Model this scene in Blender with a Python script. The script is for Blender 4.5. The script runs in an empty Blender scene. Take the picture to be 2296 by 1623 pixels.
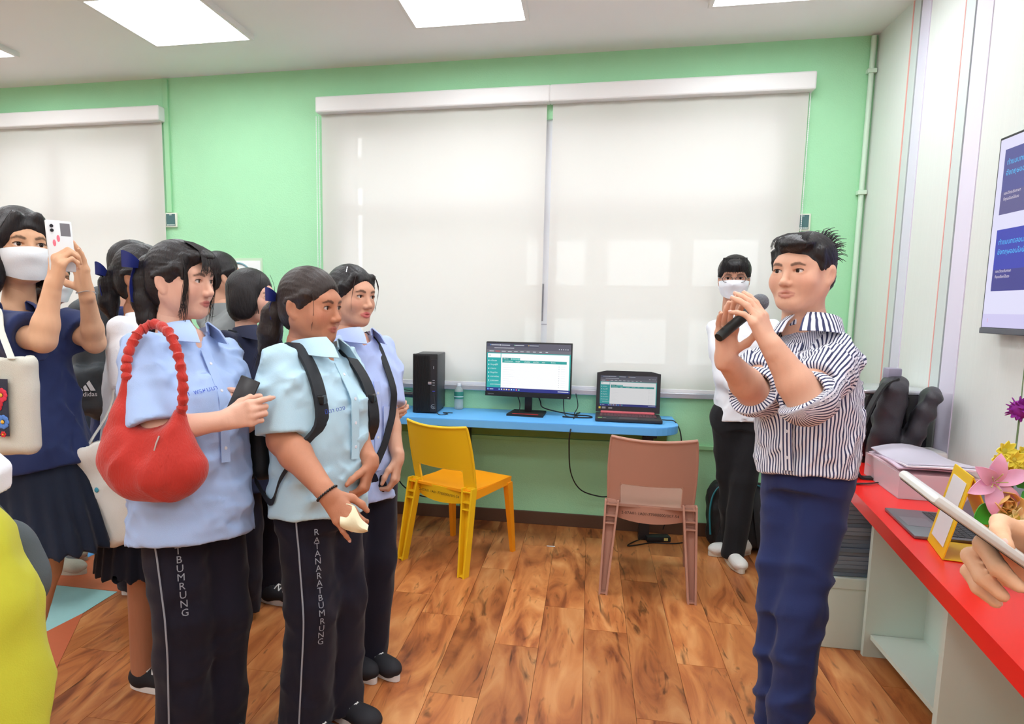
import bpy, bmesh, math, random
import numpy as np
from mathutils import Vector, Matrix
random.seed(7)
SC = bpy.context.scene
COL = SC.collection
R = math.radians

# ------------------------------------------------------------------ camera
def _rot(yaw, pitch, roll):
    return (Matrix.Rotation(yaw, 3, 'Z') @ Matrix.Rotation(math.pi/2-pitch, 3, 'X') @ Matrix.Rotation(roll, 3, 'Z'))
CAM_F, CAM_CX, CAM_CY, CAM_H = 1506., 1020., 872., 1.45
CR = _rot(R(11.3), R(7.04), R(.68))
cd = bpy.data.cameras.new('camera'); cam = bpy.data.objects.new('camera', cd); COL.objects.link(cam)
cam.matrix_world = Matrix.Translation((0, 0, CAM_H)) @ CR.to_4x4()
cd.sensor_width = 36; cd.lens = CAM_F/2296*36
cd.shift_x = (1148-CAM_CX)/2296; cd.shift_y = (CAM_CY-811.5)/2296
cd.clip_start = .02
SC.camera = cam
# ------------------------------------------------------------------ daylight and exposure
w = bpy.data.worlds.new('daylight'); SC.world = w; w.use_nodes = True
bg = w.node_tree.nodes['Background']; bg.inputs[0].default_value = (.93, .97, 1, 1); bg.inputs[1].default_value = 4.6
SC.view_settings.view_transform = 'Standard'; SC.view_settings.look = 'None'
SC.view_settings.exposure = 0.0; SC.view_settings.gamma = 1; SC.view_settings.use_curve_mapping = False
PANEL_POWER = 13.8

# ------------------------------------------------------------------ surveying: photo pixel -> point of the room
A3 = lambda v: np.array(v, dtype=np.float64)
CRn = np.array(CR)
C0 = A3((0, 0, CAM_H))
def ray(px, py): return CRn @ A3(((px-CAM_CX)/CAM_F, -(py-CAM_CY)/CAM_F, -1.))
def at(px, py, d): return C0 + ray(px, py)*d
def onz(px, py, z): r = ray(px, py); return C0 + r*((z-CAM_H)/r[2])
def ony(px, py, y): r = ray(px, py); return C0 + r*(y/r[1])
def onx(px, py, x): r = ray(px, py); return C0 + r*(x/r[0])
FW = -CRn[:, 2].copy(); FW[2] = 0; FW /= np.linalg.norm(FW)          # horizontal view direction
RT = A3((FW[1], -FW[0], 0)); UP = A3((0, 0, 1))
def cv(r, u, t): return RT*r + UP*u - FW*t                            # right, up, towards the camera
def facing(phi): return -FW*math.cos(R(phi)) + RT*math.sin(R(phi))    # 0 = towards camera, 90 = to the right
def unit(v): v = A3(v); return v/np.linalg.norm(v)

# ------------------------------------------------------------------ materials
def lin(c):
    if isinstance(c, str): c = [int(c[i:i+2], 16) for i in (0, 2, 4)]
    o = []
    for v in c:
        v = v/255; o.append(v/12.92 if v <= .04045 else ((v+.055)/1.055)**2.4)
    return (*o, 1)
MATS = {}
def mat(name, c, rough=.6, metal=0., bump=0., bscale=60., var=0., vscale=8., stretch=(1, 1, 1), spec=.5, trans=0., alpha=1., sheen=0., sss=0., emit=0., ior=1.45, coat=0.):
    if name in MATS: return MATS[name]
    m = bpy.data.materials.new(name); m.use_nodes = True; nt = m.node_tree; N = nt.nodes; L = nt.links
    b = N['Principled BSDF']; c = lin(c)
    b.inputs['Base Color'].default_value = c; b.inputs['Roughness'].default_value = rough; b.inputs['Metallic'].default_value = metal
    b.inputs['Specular IOR Level'].default_value = spec; b.inputs['IOR'].default_value = ior
    b.inputs['Transmission Weight'].default_value = trans; b.inputs['Alpha'].default_value = alpha
    b.inputs['Sheen Weight'].default_value = sheen; b.inputs['Coat Weight'].default_value = coat
    if sss: b.inputs['Subsurface Weight'].default_value = sss; b.inputs['Subsurface Radius'].default_value = (.012, .005, .003); b.inputs['Subsurface Scale'].default_value = 1.
    if emit: b.inputs['Emission Color'].default_value = c; b.inputs['Emission Strength'].default_value = emit
    if bump or var:
        tc = N.new('ShaderNodeTexCoord'); mp = N.new('ShaderNodeMapping'); mp.inputs['Scale'].default_value = stretch
        L.new(tc.outputs['Object'], mp.inputs['Vector'])
    if var:
        n = N.new('ShaderNodeTexNoise'); n.inputs['Scale'].default_value = vscale; n.inputs['Detail'].default_value = 4; L.new(mp.outputs[0], n.inputs['Vector'])
        mx = N.new('ShaderNodeMix'); mx.data_type = 'RGBA'; mx.inputs['A'].default_value = tuple(x*(1-var) for x in c[:3])+(1,); mx.inputs['B'].default_value = tuple(min(1, x*(1+var)) for x in c[:3])+(1,)
        L.new(n.outputs[0], mx.inputs['Factor']); L.new(mx.outputs['Result'], b.inputs['Base Color'])
    if bump:
        n = N.new('ShaderNodeTexNoise'); n.inputs['Scale'].default_value = bscale; n.inputs['Detail'].default_value = 3; L.new(mp.outputs[0], n.inputs['Vector'])
        bp = N.new('ShaderNodeBump'); bp.inputs['Strength'].default_value = bump; bp.inputs['Distance'].default_value = .01
        L.new(n.outputs[0], bp.inputs['Height']); L.new(bp.outputs[0], b.inputs['Normal'])
    MATS[name] = m; return m
def attr_mat(name, attr='Col', emit=0., rough=.6):
    if name in MATS: return MATS[name]
    m = bpy.data.materials.new(name); m.use_nodes = True; N = m.node_tree.nodes; L = m.node_tree.links; b = N['Principled BSDF']
    a = N.new('ShaderNodeAttribute'); a.attribute_name = attr; b.inputs['Roughness'].default_value = rough
    if emit:
        L.new(a.outputs['Color'], b.inputs['Emission Color']); b.inputs['Emission Strength'].default_value = emit; b.inputs['Base Color'].default_value = (.01, .01, .012, 1)
    else: L.new(a.outputs['Color'], b.inputs['Base Color'])
    MATS[name] = m; return m

# ------------------------------------------------------------------ mesh helpers
def np_mesh(name, V, faces, smooth=True):
    """faces: list of int arrays (n,3) / (n,4)"""
    me = bpy.data.meshes.new(name); V = np.asarray(V, dtype=np.float32)
    faces = [np.asarray(f, dtype=np.int32) for f in faces if len(f)]
    me.vertices.add(len(V)); me.vertices.foreach_set('co', V.ravel())
    nl = sum(f.size for f in faces); npoly = sum(len(f) for f in faces)
    me.loops.add(nl); me.polygons.add(npoly)
    me.loops.foreach_set('vertex_index', np.concatenate([f.ravel() for f in faces]))
    tot = np.concatenate([np.full(len(f), f.shape[1], np.int32) for f in faces]); st = np.concatenate([[0], np.cumsum(tot)[:-1]]).astype(np.int32)
    me.polygons.foreach_set('loop_start', st); me.polygons.foreach_set('loop_total', tot)
    if smooth: me.polygons.foreach_set('use_smooth', np.ones(npoly, bool))
    me.update(calc_edges=True); me.validate(); return me
def set_attr(me, name, vals):
    vals = np.asarray(vals, dtype=np.float32)
    if vals.ndim == 1:
        a = me.attributes.new(name, 'FLOAT', 'POINT'); a.data.foreach_set('value', vals)
    else:
        if vals.shape[1] == 3: vals = np.concatenate([vals, np.ones((len(vals), 1), np.float32)], 1)
        a = me.attributes.new(name, 'FLOAT_COLOR', 'POINT'); a.data.foreach_set('color', vals.ravel())
def obj(name, me, m=None, parent=None, loc=None):
    o = bpy.data.objects.new(name, me); COL.objects.link(o)
    if m is not None:
        for x in (m if isinstance(m, (list, tuple)) else [m]): me.materials.append(x)
    if parent is not None: o.parent = parent
    if loc is not None: o.location = loc
    return o
def tag(o, label=None, cat=None, group=None, kind=None):
    if label: o['label'] = label
    if cat: o['category'] = cat
    if group: o['group'] = group
    if kind: o['kind'] = kind
    return o
def thing(name, label, cat, loc=(0, 0, 0), rz=0., group=None):
    o = bpy.data.objects.new(name, None); COL.objects.link(o); o.empty_display_size = .1
    o.location = loc; o.rotation_euler = (0, 0, rz); return tag(o, label, cat, group)
def copy_tree(o, parent=None):
    c = o.copy(); COL.objects.link(c); c.parent = parent
    for ch in list(o.children): copy_tree(ch, c)
    return c
class MB:
    """collects simple shapes into one mesh"""
    def __init__(s): s.V = []; s.F = []; s.C = []; s.col = None; s.M = None; s.n = 0
    def add(s, V, F):
        V = np.asarray(V, dtype=np.float64)
        if s.M is not None: V = V @ np.array(s.M.to_3x3()).T + np.array(s.M.translation)
        s.V.append(V); s.F += [tuple(i+s.n for i in f) for f in F]; s.n += len(V)
        s.C.append(np.tile(s.col if s.col is not None else (1, 1, 1), (len(V), 1))); return s
    def box(s, lo, hi, bev=0.):
        lo = A3(lo); hi = A3(hi); lo, hi = np.minimum(lo, hi), np.maximum(lo, hi)
        if bev <= 0:
            V = [(x, y, z) for x in (lo[0], hi[0]) for y in (lo[1], hi[1]) for z in (lo[2], hi[2])]
            return s.add(V, [(0, 1, 3, 2), (4, 6, 7, 5), (0, 4, 5, 1), (2, 3, 7, 6), (0, 2, 6, 4), (1, 5, 7, 3)])
        bm = bmesh.new(); bmesh.ops.create_cube(bm, size=1)
        for v in bm.verts: v.co = Vector([(lo[i]+hi[i])/2 + v.co[i]*(hi[i]-lo[i]) for i in range(3)])
        bmesh.ops.bevel(bm, geom=list(bm.edges), offset=bev, segments=2, affect='EDGES', profile=.5)
        bm.verts.index_update(); V = [v.co[:] for v in bm.verts]; F = [[v.index for v in f.verts] for f in bm.faces]; bm.free()
        return s.add(V, F)
    def prism(s, pts, z0, z1):
        n = len(pts); V = [(x, y, z0) for x, y in pts] + [(x, y, z1) for x, y in pts]
        return s.add(V, [tuple(range(n))[::-1], tuple(range(n, 2*n))] + [(i, (i+1) % n, n+(i+1) % n, n+i) for i in range(n)])
    def tube(s, pts, r, n=8, caps=True, flat=1.):
        P = A3(pts); m = len(P); rr = np.full(m, r) if np.isscalar(r) else A3(r)
        T = np.gradient(P, axis=0); T /= np.linalg.norm(T, axis=1)[:, None]+1e-12
        u = np.cross(T[0], (0, 0, 1.)); u = u if np.linalg.norm(u) > .1 else np.cross(T[0], (1., 0, 0)); u = unit(u); V = []
        for i in range(m):
            u = u-T[i]*(u@T[i]); u = unit(u); v = np.cross(T[i], u)
            for k in range(n):
                a = 2*math.pi*k/n; V.append(P[i]+rr[i]*(u*math.cos(a)+v*math.sin(a)*flat))
        F = [(i*n+k, i*n+(k+1) % n, (i+1)*n+(k+1) % n, (i+1)*n+k) for i in range(m-1) for k in range(n)]
        if caps: F += [tuple(range(n))[::-1], tuple(range((m-1)*n, m*n))]
        return s.add(V, F)
    def lathe(s, prof, n=20, c=(0, 0, 0)):
        V = []; m = len(prof)
        for r, z in prof:
            for k in range(n): a = 2*math.pi*k/n; V.append((c[0]+r*math.cos(a), c[1]+r*math.sin(a), c[2]+z))
        F = [(i*n+k, i*n+(k+1) % n, (i+1)*n+(k+1) % n, (i+1)*n+k) for i in range(m-1) for k in range(n)]
        F += [tuple(range(n))[::-1], tuple(range((m-1)*n, m*n))]; return s.add(V, F)
    def ball(s, c, r, n=10):
        r = (r, r, r) if np.isscalar(r) else r
        pr = [(math.sin(math.pi*i/n), -math.cos(math.pi*i/n)) for i in range(n+1)]; pr[0] = (.01, -1); pr[-1] = (.01, 1)
        b = MB().lathe(pr, n+4); V = np.concatenate(b.V)*A3(r)+A3(c); return s.add(V, b.F)
    def grid(s, G):
        """G (m,n,3) surface"""
        G = A3(G); m, n = G.shape[:2]
        return s.add(G.reshape(-1, 3), [(i*n+j, i*n+j+1, (i+1)*n+j+1, (i+1)*n+j) for i in range(m-1) for j in range(n-1)])
    def sheet(s, G, t):
        """surface grid with thickness t along its normals"""
        G = A3(G); m, n = G.shape[:2]; du = np.gradient(G, axis=0); dv = np.gradient(G, axis=1); N = np.cross(du, dv); N /= np.linalg.norm(N, axis=2)[..., None]+1e-12
        A = (G+N*t/2).reshape(-1, 3); Bv = (G-N*t/2).reshape(-1, 3); k = m*n; F = []
        for i in range(m-1):
            for j in range(n-1):
                q = (i*n+j, i*n+j+1, (i+1)*n+j+1, (i+1)*n+j); F += [q, tuple(x+k for x in q[::-1])]
        bd = [(0, j) for j in range(n)] + [(i, n-1) for i in range(1, m)] + [(m-1, j) for j in range(n-2, -1, -1)] + [(i, 0) for i in range(m-2, 0, -1)]
        ix = [i*n+j for i, j in bd]
        F += [(ix[(q+1) % len(ix)], ix[q], ix[q]+k, ix[(q+1) % len(ix)]+k) for q in range(len(ix))]
        return s.add(np.concatenate([A, Bv]), F)
    def mesh(s, name, smooth=False, cols=False):
        me = bpy.data.meshes.new(name); V = np.concatenate(s.V); me.from_pydata(V.tolist(), [], s.F); me.update()
        if smooth:
            me.polygons.foreach_set('use_smooth', np.ones(len(me.polygons), bool))
            try: me.set_sharp_from_angle(angle=R(40))
            except Exception: pass
        if cols: set_attr(me, 'Col', np.concatenate(s.C))
        return me
    def build(s, name, m, parent=None, smooth=False, cols=False, loc=None): return obj(name, s.mesh(name, smooth, cols), m, parent, loc)
def smooth_path(pts, n=24):
    P = A3(pts); m = len(P); out = []
    Q = np.vstack([2*P[0]-P[1], P, 2*P[-1]-P[-2]])
    for i in np.linspace(0, m-1-1e-6, n):
        k = int(i); t = i-k; a, b, c, d = Q[k], Q[k+1], Q[k+2], Q[k+3]
        out.append(.5*((2*b)+(-a+c)*t+(2*a-5*b+4*c-d)*t*t+(-a+3*b-3*c+d)*t**3))
    return np.array(out)
_TC = {}
def text_geo(s, size=1., align='CENTER', res=2):
    key = (s, align, res)
    if key not in _TC:
        cu = bpy.data.curves.new('t', 'FONT'); cu.body = s; cu.align_x = align; cu.align_y = 'CENTER'; cu.resolution_u = res; cu.fill_mode = 'FRONT'
        o = bpy.data.objects.new('t', cu); COL.objects.link(o); bpy.context.view_layer.update()
        me = bpy.data.meshes.new_from_object(o.evaluated_get(bpy.context.evaluated_depsgraph_get()))
        V = np.array([v.co[:] for v in me.vertices]); F = [tuple(p.vertices) for p in me.polygons]
        bpy.data.objects.remove(o); bpy.data.curves.remove(cu); bpy.data.meshes.remove(me)
        if not len(V): V = np.zeros((3, 3)); F = [(0, 1, 2)]
        _TC[key] = (V, F)
    V, F = _TC[key]; return V*size, F
def frame(o, X, Y, Z=None):
    X = unit(X); Y = A3(Y); Y = unit(Y-X*(X@Y)); Z = np.cross(X, Y)
    return Matrix(((X[0], Y[0], Z[0], o[0]), (X[1], Y[1], Z[1], o[1]), (X[2], Y[2], Z[2], o[2]), (0, 0, 0, 1)))
# ------------------------------------------------------------------ smooth solids (signed distances -> one continuous surface)
f4 = np.float32
def cap(a, b, ra, rb=None, k=.012):
    a = np.asarray(a, f4); b = np.asarray(b, f4); rb = ra if rb is None else rb; ab = b-a; L2 = max(float(ab@ab), 1e-9)
    def f(P):
        q = P-a; h = np.clip(q@ab/L2, 0, 1); q = q-h[:, None]*ab
        return np.sqrt(np.einsum('ij,ij->i', q, q))-(ra+(rb-ra)*h)
    r = max(ra, rb); return (f, np.minimum(a, b)-r, np.maximum(a, b)+r, k)
def chain(pts, rad, k=.012):
    rad = [rad]*len(pts) if np.isscalar(rad) else rad
    return [cap(pts[i], pts[i+1], rad[i], rad[i+1], k) for i in range(len(pts)-1)]
def ell(c, r, M=None, k=.012):
    c = np.asarray(c, f4); r = np.asarray((r, r, r) if np.isscalar(r) else r, f4); Mx = None if M is None else np.asarray(M, f4)
    def f(P):
        q = P-c
        if Mx is not None: q = q@Mx
        q = q/r; k0 = np.sqrt(np.einsum('ij,ij->i', q, q)); q = q/r; k1 = np.sqrt(np.einsum('ij,ij->i', q, q))+1e-6
        return k0*(k0-1)/k1
    R_ = r.max() if M is not None else r
    return (f, c-R_, c+R_, k)
def rbox(c, h, rr, M=None, k=.01):
    c = np.asarray(c, f4); h = np.asarray(h, f4); Mx = np.eye(3, dtype=f4) if M is None else np.asarray(M, f4)
    def f(P):
        q = np.abs((P-c)@Mx)-(h-rr); o = np.maximum(q, 0)
        return np.sqrt(np.einsum('ij,ij->i', o, o))+np.minimum(q.max(1), 0)-rr
    e = np.abs(Mx)@h; return (f, c-e, c+e, k)
def loft(o, X, Y, Z, rings, k=.02, n=2.):
    """rings: (z, rx, ry, ox, oy) along axis Z from o"""
    o = np.asarray(o, f4); X, Y, Z = (np.asarray(v, f4) for v in (X, Y, Z)); rg = np.asarray([tuple(r)+(0,)*(5-len(r)) for r in rings], f4)
    t = rg[:, 0]
    def f(P):
        q = P-o; z = q@Z; rx = np.interp(z, t, rg[:, 1]); ry = np.interp(z, t, rg[:, 2])
        x = (q@X-np.interp(z, t, rg[:, 3]))/rx; y = (q@Y-np.interp(z, t, rg[:, 4]))/ry
        rho = np.sqrt(x*x+y*y) if n == 2 else (np.abs(x)**n+np.abs(y)**n)**(1/n)
        d = (rho-1)*np.minimum(rx, ry)
        return np.maximum(d, np.maximum(t[0]-z, z-t[-1])).astype(f4)
    pts = []
    for r in rg:
        c = o+Z*r[0]+X*r[3]+Y*r[4]
        for sx in (-1, 1):
            for sy in (-1, 1): pts.append(c+X*r[1]*sx+Y*r[2]*sy)
    pts = np.array(pts); return (f, pts.min(0), pts.max(0), k)
def half(p, n, k=.001):
    """half space, solid on the side n points to (used for cutting)"""
    p = np.asarray(p, f4); n = np.asarray(unit(n), f4)
    return (lambda P: -((P-p)@n), p-9, p+9, k)
def smin(a, b, k):
    h = np.clip(.5+.5*(b-a)/k, 0, 1); return b+(a-b)*h-k*h*(1-h)
def sd_eval(P, adds, subs=()):
    P = np.atleast_2d(np.asarray(P, f4)); d = None
    for f, lo, hi, k in adds: v = f(P); d = v if d is None else smin(d, v, k)
    for f, lo, hi, k in subs: d = -smin(-d, f(P), k)
    return d
def snap(p, n, adds, subs=(), off=.0, far=.25):
    """walk from p+n*far against n until the surface is met"""
    n = unit(n); q = A3(p)+n*far; ok = False
    for i in range(60):
        d = float(sd_eval(q, adds, subs)[0]); q = q-n*d*.8
        if d < .0006: ok = True; break
        if np.linalg.norm(q-A3(p)) > 3*far: break
    e = .004; g = np.array([float(sd_eval(q+A3(v), adds, subs)[0])-float(sd_eval(q-A3(v), adds, subs)[0]) for v in ((e, 0, 0), (0, e, 0), (0, 0, e))])
    g = g/(np.linalg.norm(g)+1e-9); return q+g*off, g
def sdf(adds, subs=(), vox=.006, disp=None, amp=0., B=8):
    lo = np.min([a[1] for a in adds], 0)-3*vox-amp; hi = np.max([a[2] for a in adds], 0)+3*vox+amp
    nb = np.ceil((hi-lo)/(vox*B)).astype(int); bs = vox*B; hd = bs*.5*math.sqrt(3)
    g = np.stack(np.meshgrid(*[np.arange(n) for n in nb], indexing='ij'), -1).reshape(-1, 3)
    C = (lo+(g+.5)*bs).astype(f4); fc = [a[0](C) for a in adds]; tot = None
    for v, a in zip(fc, adds): tot = v if tot is None else smin(tot, v, a[3])
    gc = [s[0](C) for s in subs]
    full = tot.copy()
    for v, s in zip(gc, subs): full = -smin(-full, v, s[3])
    keep = np.abs(full) < hd*1.35+amp
    g = g[keep]; C = C[keep]; tot = tot[keep]; n = B+1
    off = np.stack(np.meshgrid(*[np.arange(n)]*3, indexing='ij'), -1).reshape(-1, 3)*vox
    P = ((lo+g*bs)[:, None, :]+off[None]).astype(f4); D = np.full(P.shape[:2], 9., f4)
    for v, a in zip(fc, adds):
        sel = v[keep]-hd*1.2 < tot+hd*1.2+a[3]
        if sel.any():
            q = P[sel]; d = a[0](q.reshape(-1, 3)).reshape(q.shape[:2]); D[sel] = smin(D[sel], d, a[3])
    for v, s in zip(gc, subs):
        sel = v[keep] < hd*1.3+s[3]
        if sel.any():
            q = P[sel]; d = s[0](q.reshape(-1, 3)).reshape(q.shape[:2]); D[sel] = -smin(-D[sel], d, s[3])
    if disp is not None: D = D+disp(P.reshape(-1, 3)).reshape(D.shape)
    S = D.reshape(-1, n, n, n); sg = S < 0
    co = [(i, j, k) for i in (0, 1) for j in (0, 1) for k in (0, 1)]
    cnt = sum(sg[:, i:i+B, j:j+B, k:k+B].astype(np.int8) for i, j, k in co)
    b, i, j, k = np.nonzero((cnt > 0) & (cnt < 8))
    vals = np.stack([S[b, i+x, j+y, k+z] for x, y, z in co], 1); pos = np.zeros((len(b), 3), f4); cn = np.zeros(len(b), f4)
    for p in range(8):
        for q in range(p+1, 8):
            if sum(abs(co[p][t]-co[q][t]) for t in range(3)) != 1: continue
            v0, v1 = vals[:, p], vals[:, q]; m = (v0 < 0) != (v1 < 0)
            t = np.where(m, v0/np.where(m, v0-v1, 1), 0)[:, None]
            pos += np.where(m[:, None], np.array(co[p], f4)*(1-t)+np.array(co[q], f4)*t, 0); cn += m
    pos /= cn[:, None]
    G = g[b]*B+np.stack([i, j, k], 1); V = lo+(G+pos)*vox
    NN = nb*B+2; key = lambda X: ((X[:, 0]+1)*NN[1]+X[:, 1]+1)*NN[2]+X[:, 2]+1
    kk = key(G); od = np.argsort(kk); ks = kk[od]; quads = []
    for ax in range(3):
        sl = [slice(0, B)]*3; s2 = list(sl); s2[ax] = slice(1, B+1)
        a0 = sg[:, sl[0], sl[1], sl[2]]; a1 = sg[:, s2[0], s2[1], s2[2]]; b, i, j, k = np.nonzero(a0 != a1)
        X = g[b]*B+np.stack([i, j, k], 1); fl = a0[b, i, j, k]; u, v = [(1, 2), (2, 0), (0, 1)][ax]
        eu = np.zeros(3, int); eu[u] = 1; ev = np.zeros(3, int); ev[v] = 1; ids = []; ok = np.ones(len(X), bool)
        for Y in (X, X-eu, X-eu-ev, X-ev):
            y = key(Y); ii = np.clip(np.searchsorted(ks, y), 0, len(ks)-1); ok &= ks[ii] == y; ids.append(od[ii])
        q = np.stack(ids, 1); q = np.where(fl[:, None], q, q[:, ::-1]); quads.append(q[ok])
    return V, np.concatenate(quads)
def waves(seed, lam, amp, n=5, stretch=(1, 1, 1), warp=.5):
    rs = np.random.RandomState(seed); K = rs.normal(size=(n, 3)); K /= np.linalg.norm(K, axis=1)[:, None]; K = (K/A3(stretch)*2*math.pi/lam*rs.uniform(.7, 1.5, (n, 1))).astype(f4); ph = rs.uniform(0, 6.28, n)
    def f(P):
        a = P@K.T+ph.astype(f4)
        a[:, 1:] += warp*np.sin(a[:, :-1]*.6)
        return (np.sin(a).sum(1)*(amp/math.sqrt(n))).astype(f4)
    return f
def folds(seed, lam, amp, stretch=(1, 1, 2.)):
    """patchy creases: sharp ridges that come and go over the cloth"""
    rs = np.random.RandomState(seed); n = 6; K = rs.normal(size=(n, 3)); K /= np.linalg.norm(K, axis=1)[:, None]; K = (K/A3(stretch)*2*math.pi/lam*rs.uniform(.6, 1.5, (n, 1))).astype(f4); ph = rs.uniform(0, 6.28, n).astype(f4)
    M = (rs.normal(size=(n, 3))*2*math.pi/(lam*3.2)).astype(f4); pm = rs.uniform(0, 6.28, n).astype(f4); Wp = (rs.normal(size=(3, 3))*2*math.pi/(lam*2.2)).astype(f4)
    def f(P):
        w_ = np.sin(P@Wp)*.9; a = P@K.T+ph+w_[:, :1]+w_[:, 1:2]*.6
        r = 1-np.abs(np.sin(a*.5))*2; r = np.where(r > 0, r, r*.55)
        m = np.clip(np.sin(P@M.T+pm)*.9+.35, 0, 1)
        return (-np.clip((r*m).sum(1)*.62, -.9, 1.)*amp).astype(f4)
    return f
def merge(parts):
    """join (V,F[,attr]) shells"""
    V = []; F = []; n = 0
    for v, f in parts: V.append(v); F.append(np.asarray(f)+n); n += len(v)
    return np.concatenate(V), F
def sobj(name, adds, m, parent, subs=(), vox=.006, disp=None, amp=0., org=(0, 0, 0)):
    V, Q = sdf(adds, subs, vox, disp, amp)
    return obj(name, np_mesh(name, V-A3(org), [Q]), m, parent)
# ------------------------------------------------------------------ heads (face along -Y, x = the person's left, centre between the ears)
def head_prims(fat=0., male=0., mouth=0.):
    w = 1+fat*.12; A = []; S = []
    A.append(ell((0, .014, .028), (.0735, .094, .083)))
    A.append(ell((0, -.022, -.026), (.0635*w, .064, .082), k=.03))
    for s in (-1, 1):
        A.append(cap((s*.047*w, .012, -.045), (s*.018*w, -.05, -.088-.004*male), .024+.006*fat, .021+.004*fat, .03))
        A.append(ell((s*.036*w, -.052, -.032), (.028*w, .026, .028+.004*fat), k=.02))
    A.append(ell((0, -.063, -.0935), (.021+.004*male, .018, .0165+.004*fat), k=.018))
    A.append(cap((-.03, -.068, .022), (.03, -.068, .022), .0165+.0015*male, k=.02))
    # sockets
    for s in (-1, 1): S.append(ell((s*.0315, -.0985, .001), (.0185, .0165, .0105), k=.012))
    N = []
    N.append(cap((0, -.0815, .006), (0, -.0965, -.029), .0068, .0098, .010))
    N.append(ell((0, -.0995, -.0345), (.0105, .0105, .0092), k=.008))
    for s in (-1, 1):
        N.append(ell((s*.0115, -.0915, -.0385), (.0078, .0095, .0075), k=.006))
        N.append(ell((s*.0315, -.0690, .0005), (.0180, .0145, .0125), k=.006))              # lids over the eyeball
    o = mouth*.005
    up = [(-.0225, -.0775, -.0660), (-.011, -.0845, -.0632), (-.004, -.0875, -.0618), (0, -.0868, -.0628), (.004, -.0875, -.0618), (.011, -.0845, -.0632), (.0225, -.0775, -.0660)]
    lo = [(-.020, -.0775, -.0680-o), (-.009, -.0835, -.0715-o), (0, -.0850, -.0728-o), (.009, -.0835, -.0715-o), (.020, -.0775, -.0680-o)]
    N.append(ell((0, -.070, -.0655), (.027, .0165, .017), k=.012))
    N += chain(up, [x*(1-.3*male) for x in (.0024, .0034, .0036, .0036, .0036, .0034, .0024)], .004)
    N += chain(lo, [x*(1-.25*male) for x in (.0024, .0040, .0046, .0040, .0024)], .004)
    S2 = []
    S2.append(ell((0, -.0925, -.0668-o*.5), (.020, .009, .0011+o*.8), k=.002))
    for s in (-1, 1):
        S2.append(ell((s*.0055, -.0935, -.0437), (.0035, .004, .003), k=.003))               # nostril
        S2.append(ell((s*.0315, -.0815, .0000), (.0158, .0120, .0052), k=.002))              # opening between the lids
        ea = s*.0745*w
        N.append(ell((ea, .017, -.010), (.0075, .0185, .031), np.array(Matrix.Rotation(s*-.35, 3, 'Z') @ Matrix.Rotation(-.2, 3, 'X')), k=.007))
        N.append(ell((ea-s*.001, .008, -.035), (.006, .009, .010), k=.006))
        S2.append(ell((ea+s*.0085, .011, -.008), (.006, .0105, .018), k=.004))
    N.append(cap((0, .022, -.06), (0, .034, -.17), .042+.010*male+.008*fat, .046+.012*male+.008*fat, .03))
    return A, S, N, S2, up, lo
_HC = {}
def head_geo(fat=0., male=0., mouth=0., vox=.0028):
    key = (fat, male, mouth, vox)
    if key not in _HC:
        A, S, N, S2, up, lo = head_prims(fat, male, mouth)
        # sockets must be carved before nose and lids are added: fold them into one distance
        base = (lambda P, A=A, S=S: sd_eval(P, A, S), np.min([a[1] for a in A], 0), np.max([a[2] for a in A], 0), .012)
        V, Q = sdf([base]+N, S2, vox=vox)
        P = V.astype(f4); lip = np.minimum(sd_eval(P, chain(up, .0038, .003)), sd_eval(P, chain(lo, .0046, .003)))
        lipw = np.clip(1-lip/.0018, 0, 1)
        br = np.full(len(P), 9., f4)
        for s in (-1, 1):
            pts = [(.016, .0170), (.026, .0205), (.036, .0215), (.0475, .0165)]
            q = np.stack([np.abs(P[:, 0]), np.zeros(len(P)), P[:, 2]], 1); q[P[:, 1] > -.03] += 9
            br = np.minimum(br, sd_eval(q, chain([(x, 0, z) for x, z in pts], [.0028, .0032, .0026, .0012], .002)))
        brw = np.clip(1-br/.0022, 0, 1)*.9
        bl = np.zeros(len(P))
        for s in (-1, 1): bl = np.maximum(bl, np.exp(-(((P-A3((s*.045, -.07, -.028)))/A3((.022, .03, .02)))**2).sum(1)))
        _HC[key] = (V, Q, np.stack([lipw, brw, bl], 1))
    return _HC[key]
def skin_mat(name, c, lip=(176, 92, 88), brow=(40, 30, 28), blush=(206, 128, 112), bl=.35):
    m = mat(name, c, rough=.5, sss=.0, bump=.05, bscale=260., spec=.35); N = m.node_tree.nodes; L = m.node_tree.links; b = N['Principled BSDF']
    a = N.new('ShaderNodeAttribute'); a.attribute_name = 'mk'; sp = N.new('ShaderNodeSeparateColor'); L.new(a.outputs['Color'], sp.inputs[0])
    n = N.new('ShaderNodeTexNoise'); n.inputs['Scale'].default_value = 28; v = N.new('ShaderNodeMix'); v.data_type = 'RGBA'; c4 = lin(c)
    v.inputs['A'].default_value = tuple(x*.92 for x in c4[:3])+(1,); v.inputs['B'].default_value = tuple(x*1.06 for x in c4[:3])+(1,); L.new(n.outputs[0], v.inputs['Factor']); prev = v.outputs['Result']
    for ch, col, wgt in ((2, blush, bl), (0, lip, .85), (1, brow, .85)):
        mx = N.new('ShaderNodeMix'); mx.data_type = 'RGBA'; mu = N.new('ShaderNodeMath'); mu.operation = 'MULTIPLY'; mu.inputs[1].default_value = wgt
        L.new(sp.outputs[ch], mu.inputs[0]); L.new(mu.outputs[0], mx.inputs['Factor']); L.new(prev, mx.inputs['A']); mx.inputs['B'].default_value = lin(col); prev = mx.outputs['Result']
    L.new(prev, b.inputs['Base Color']); return m
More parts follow.
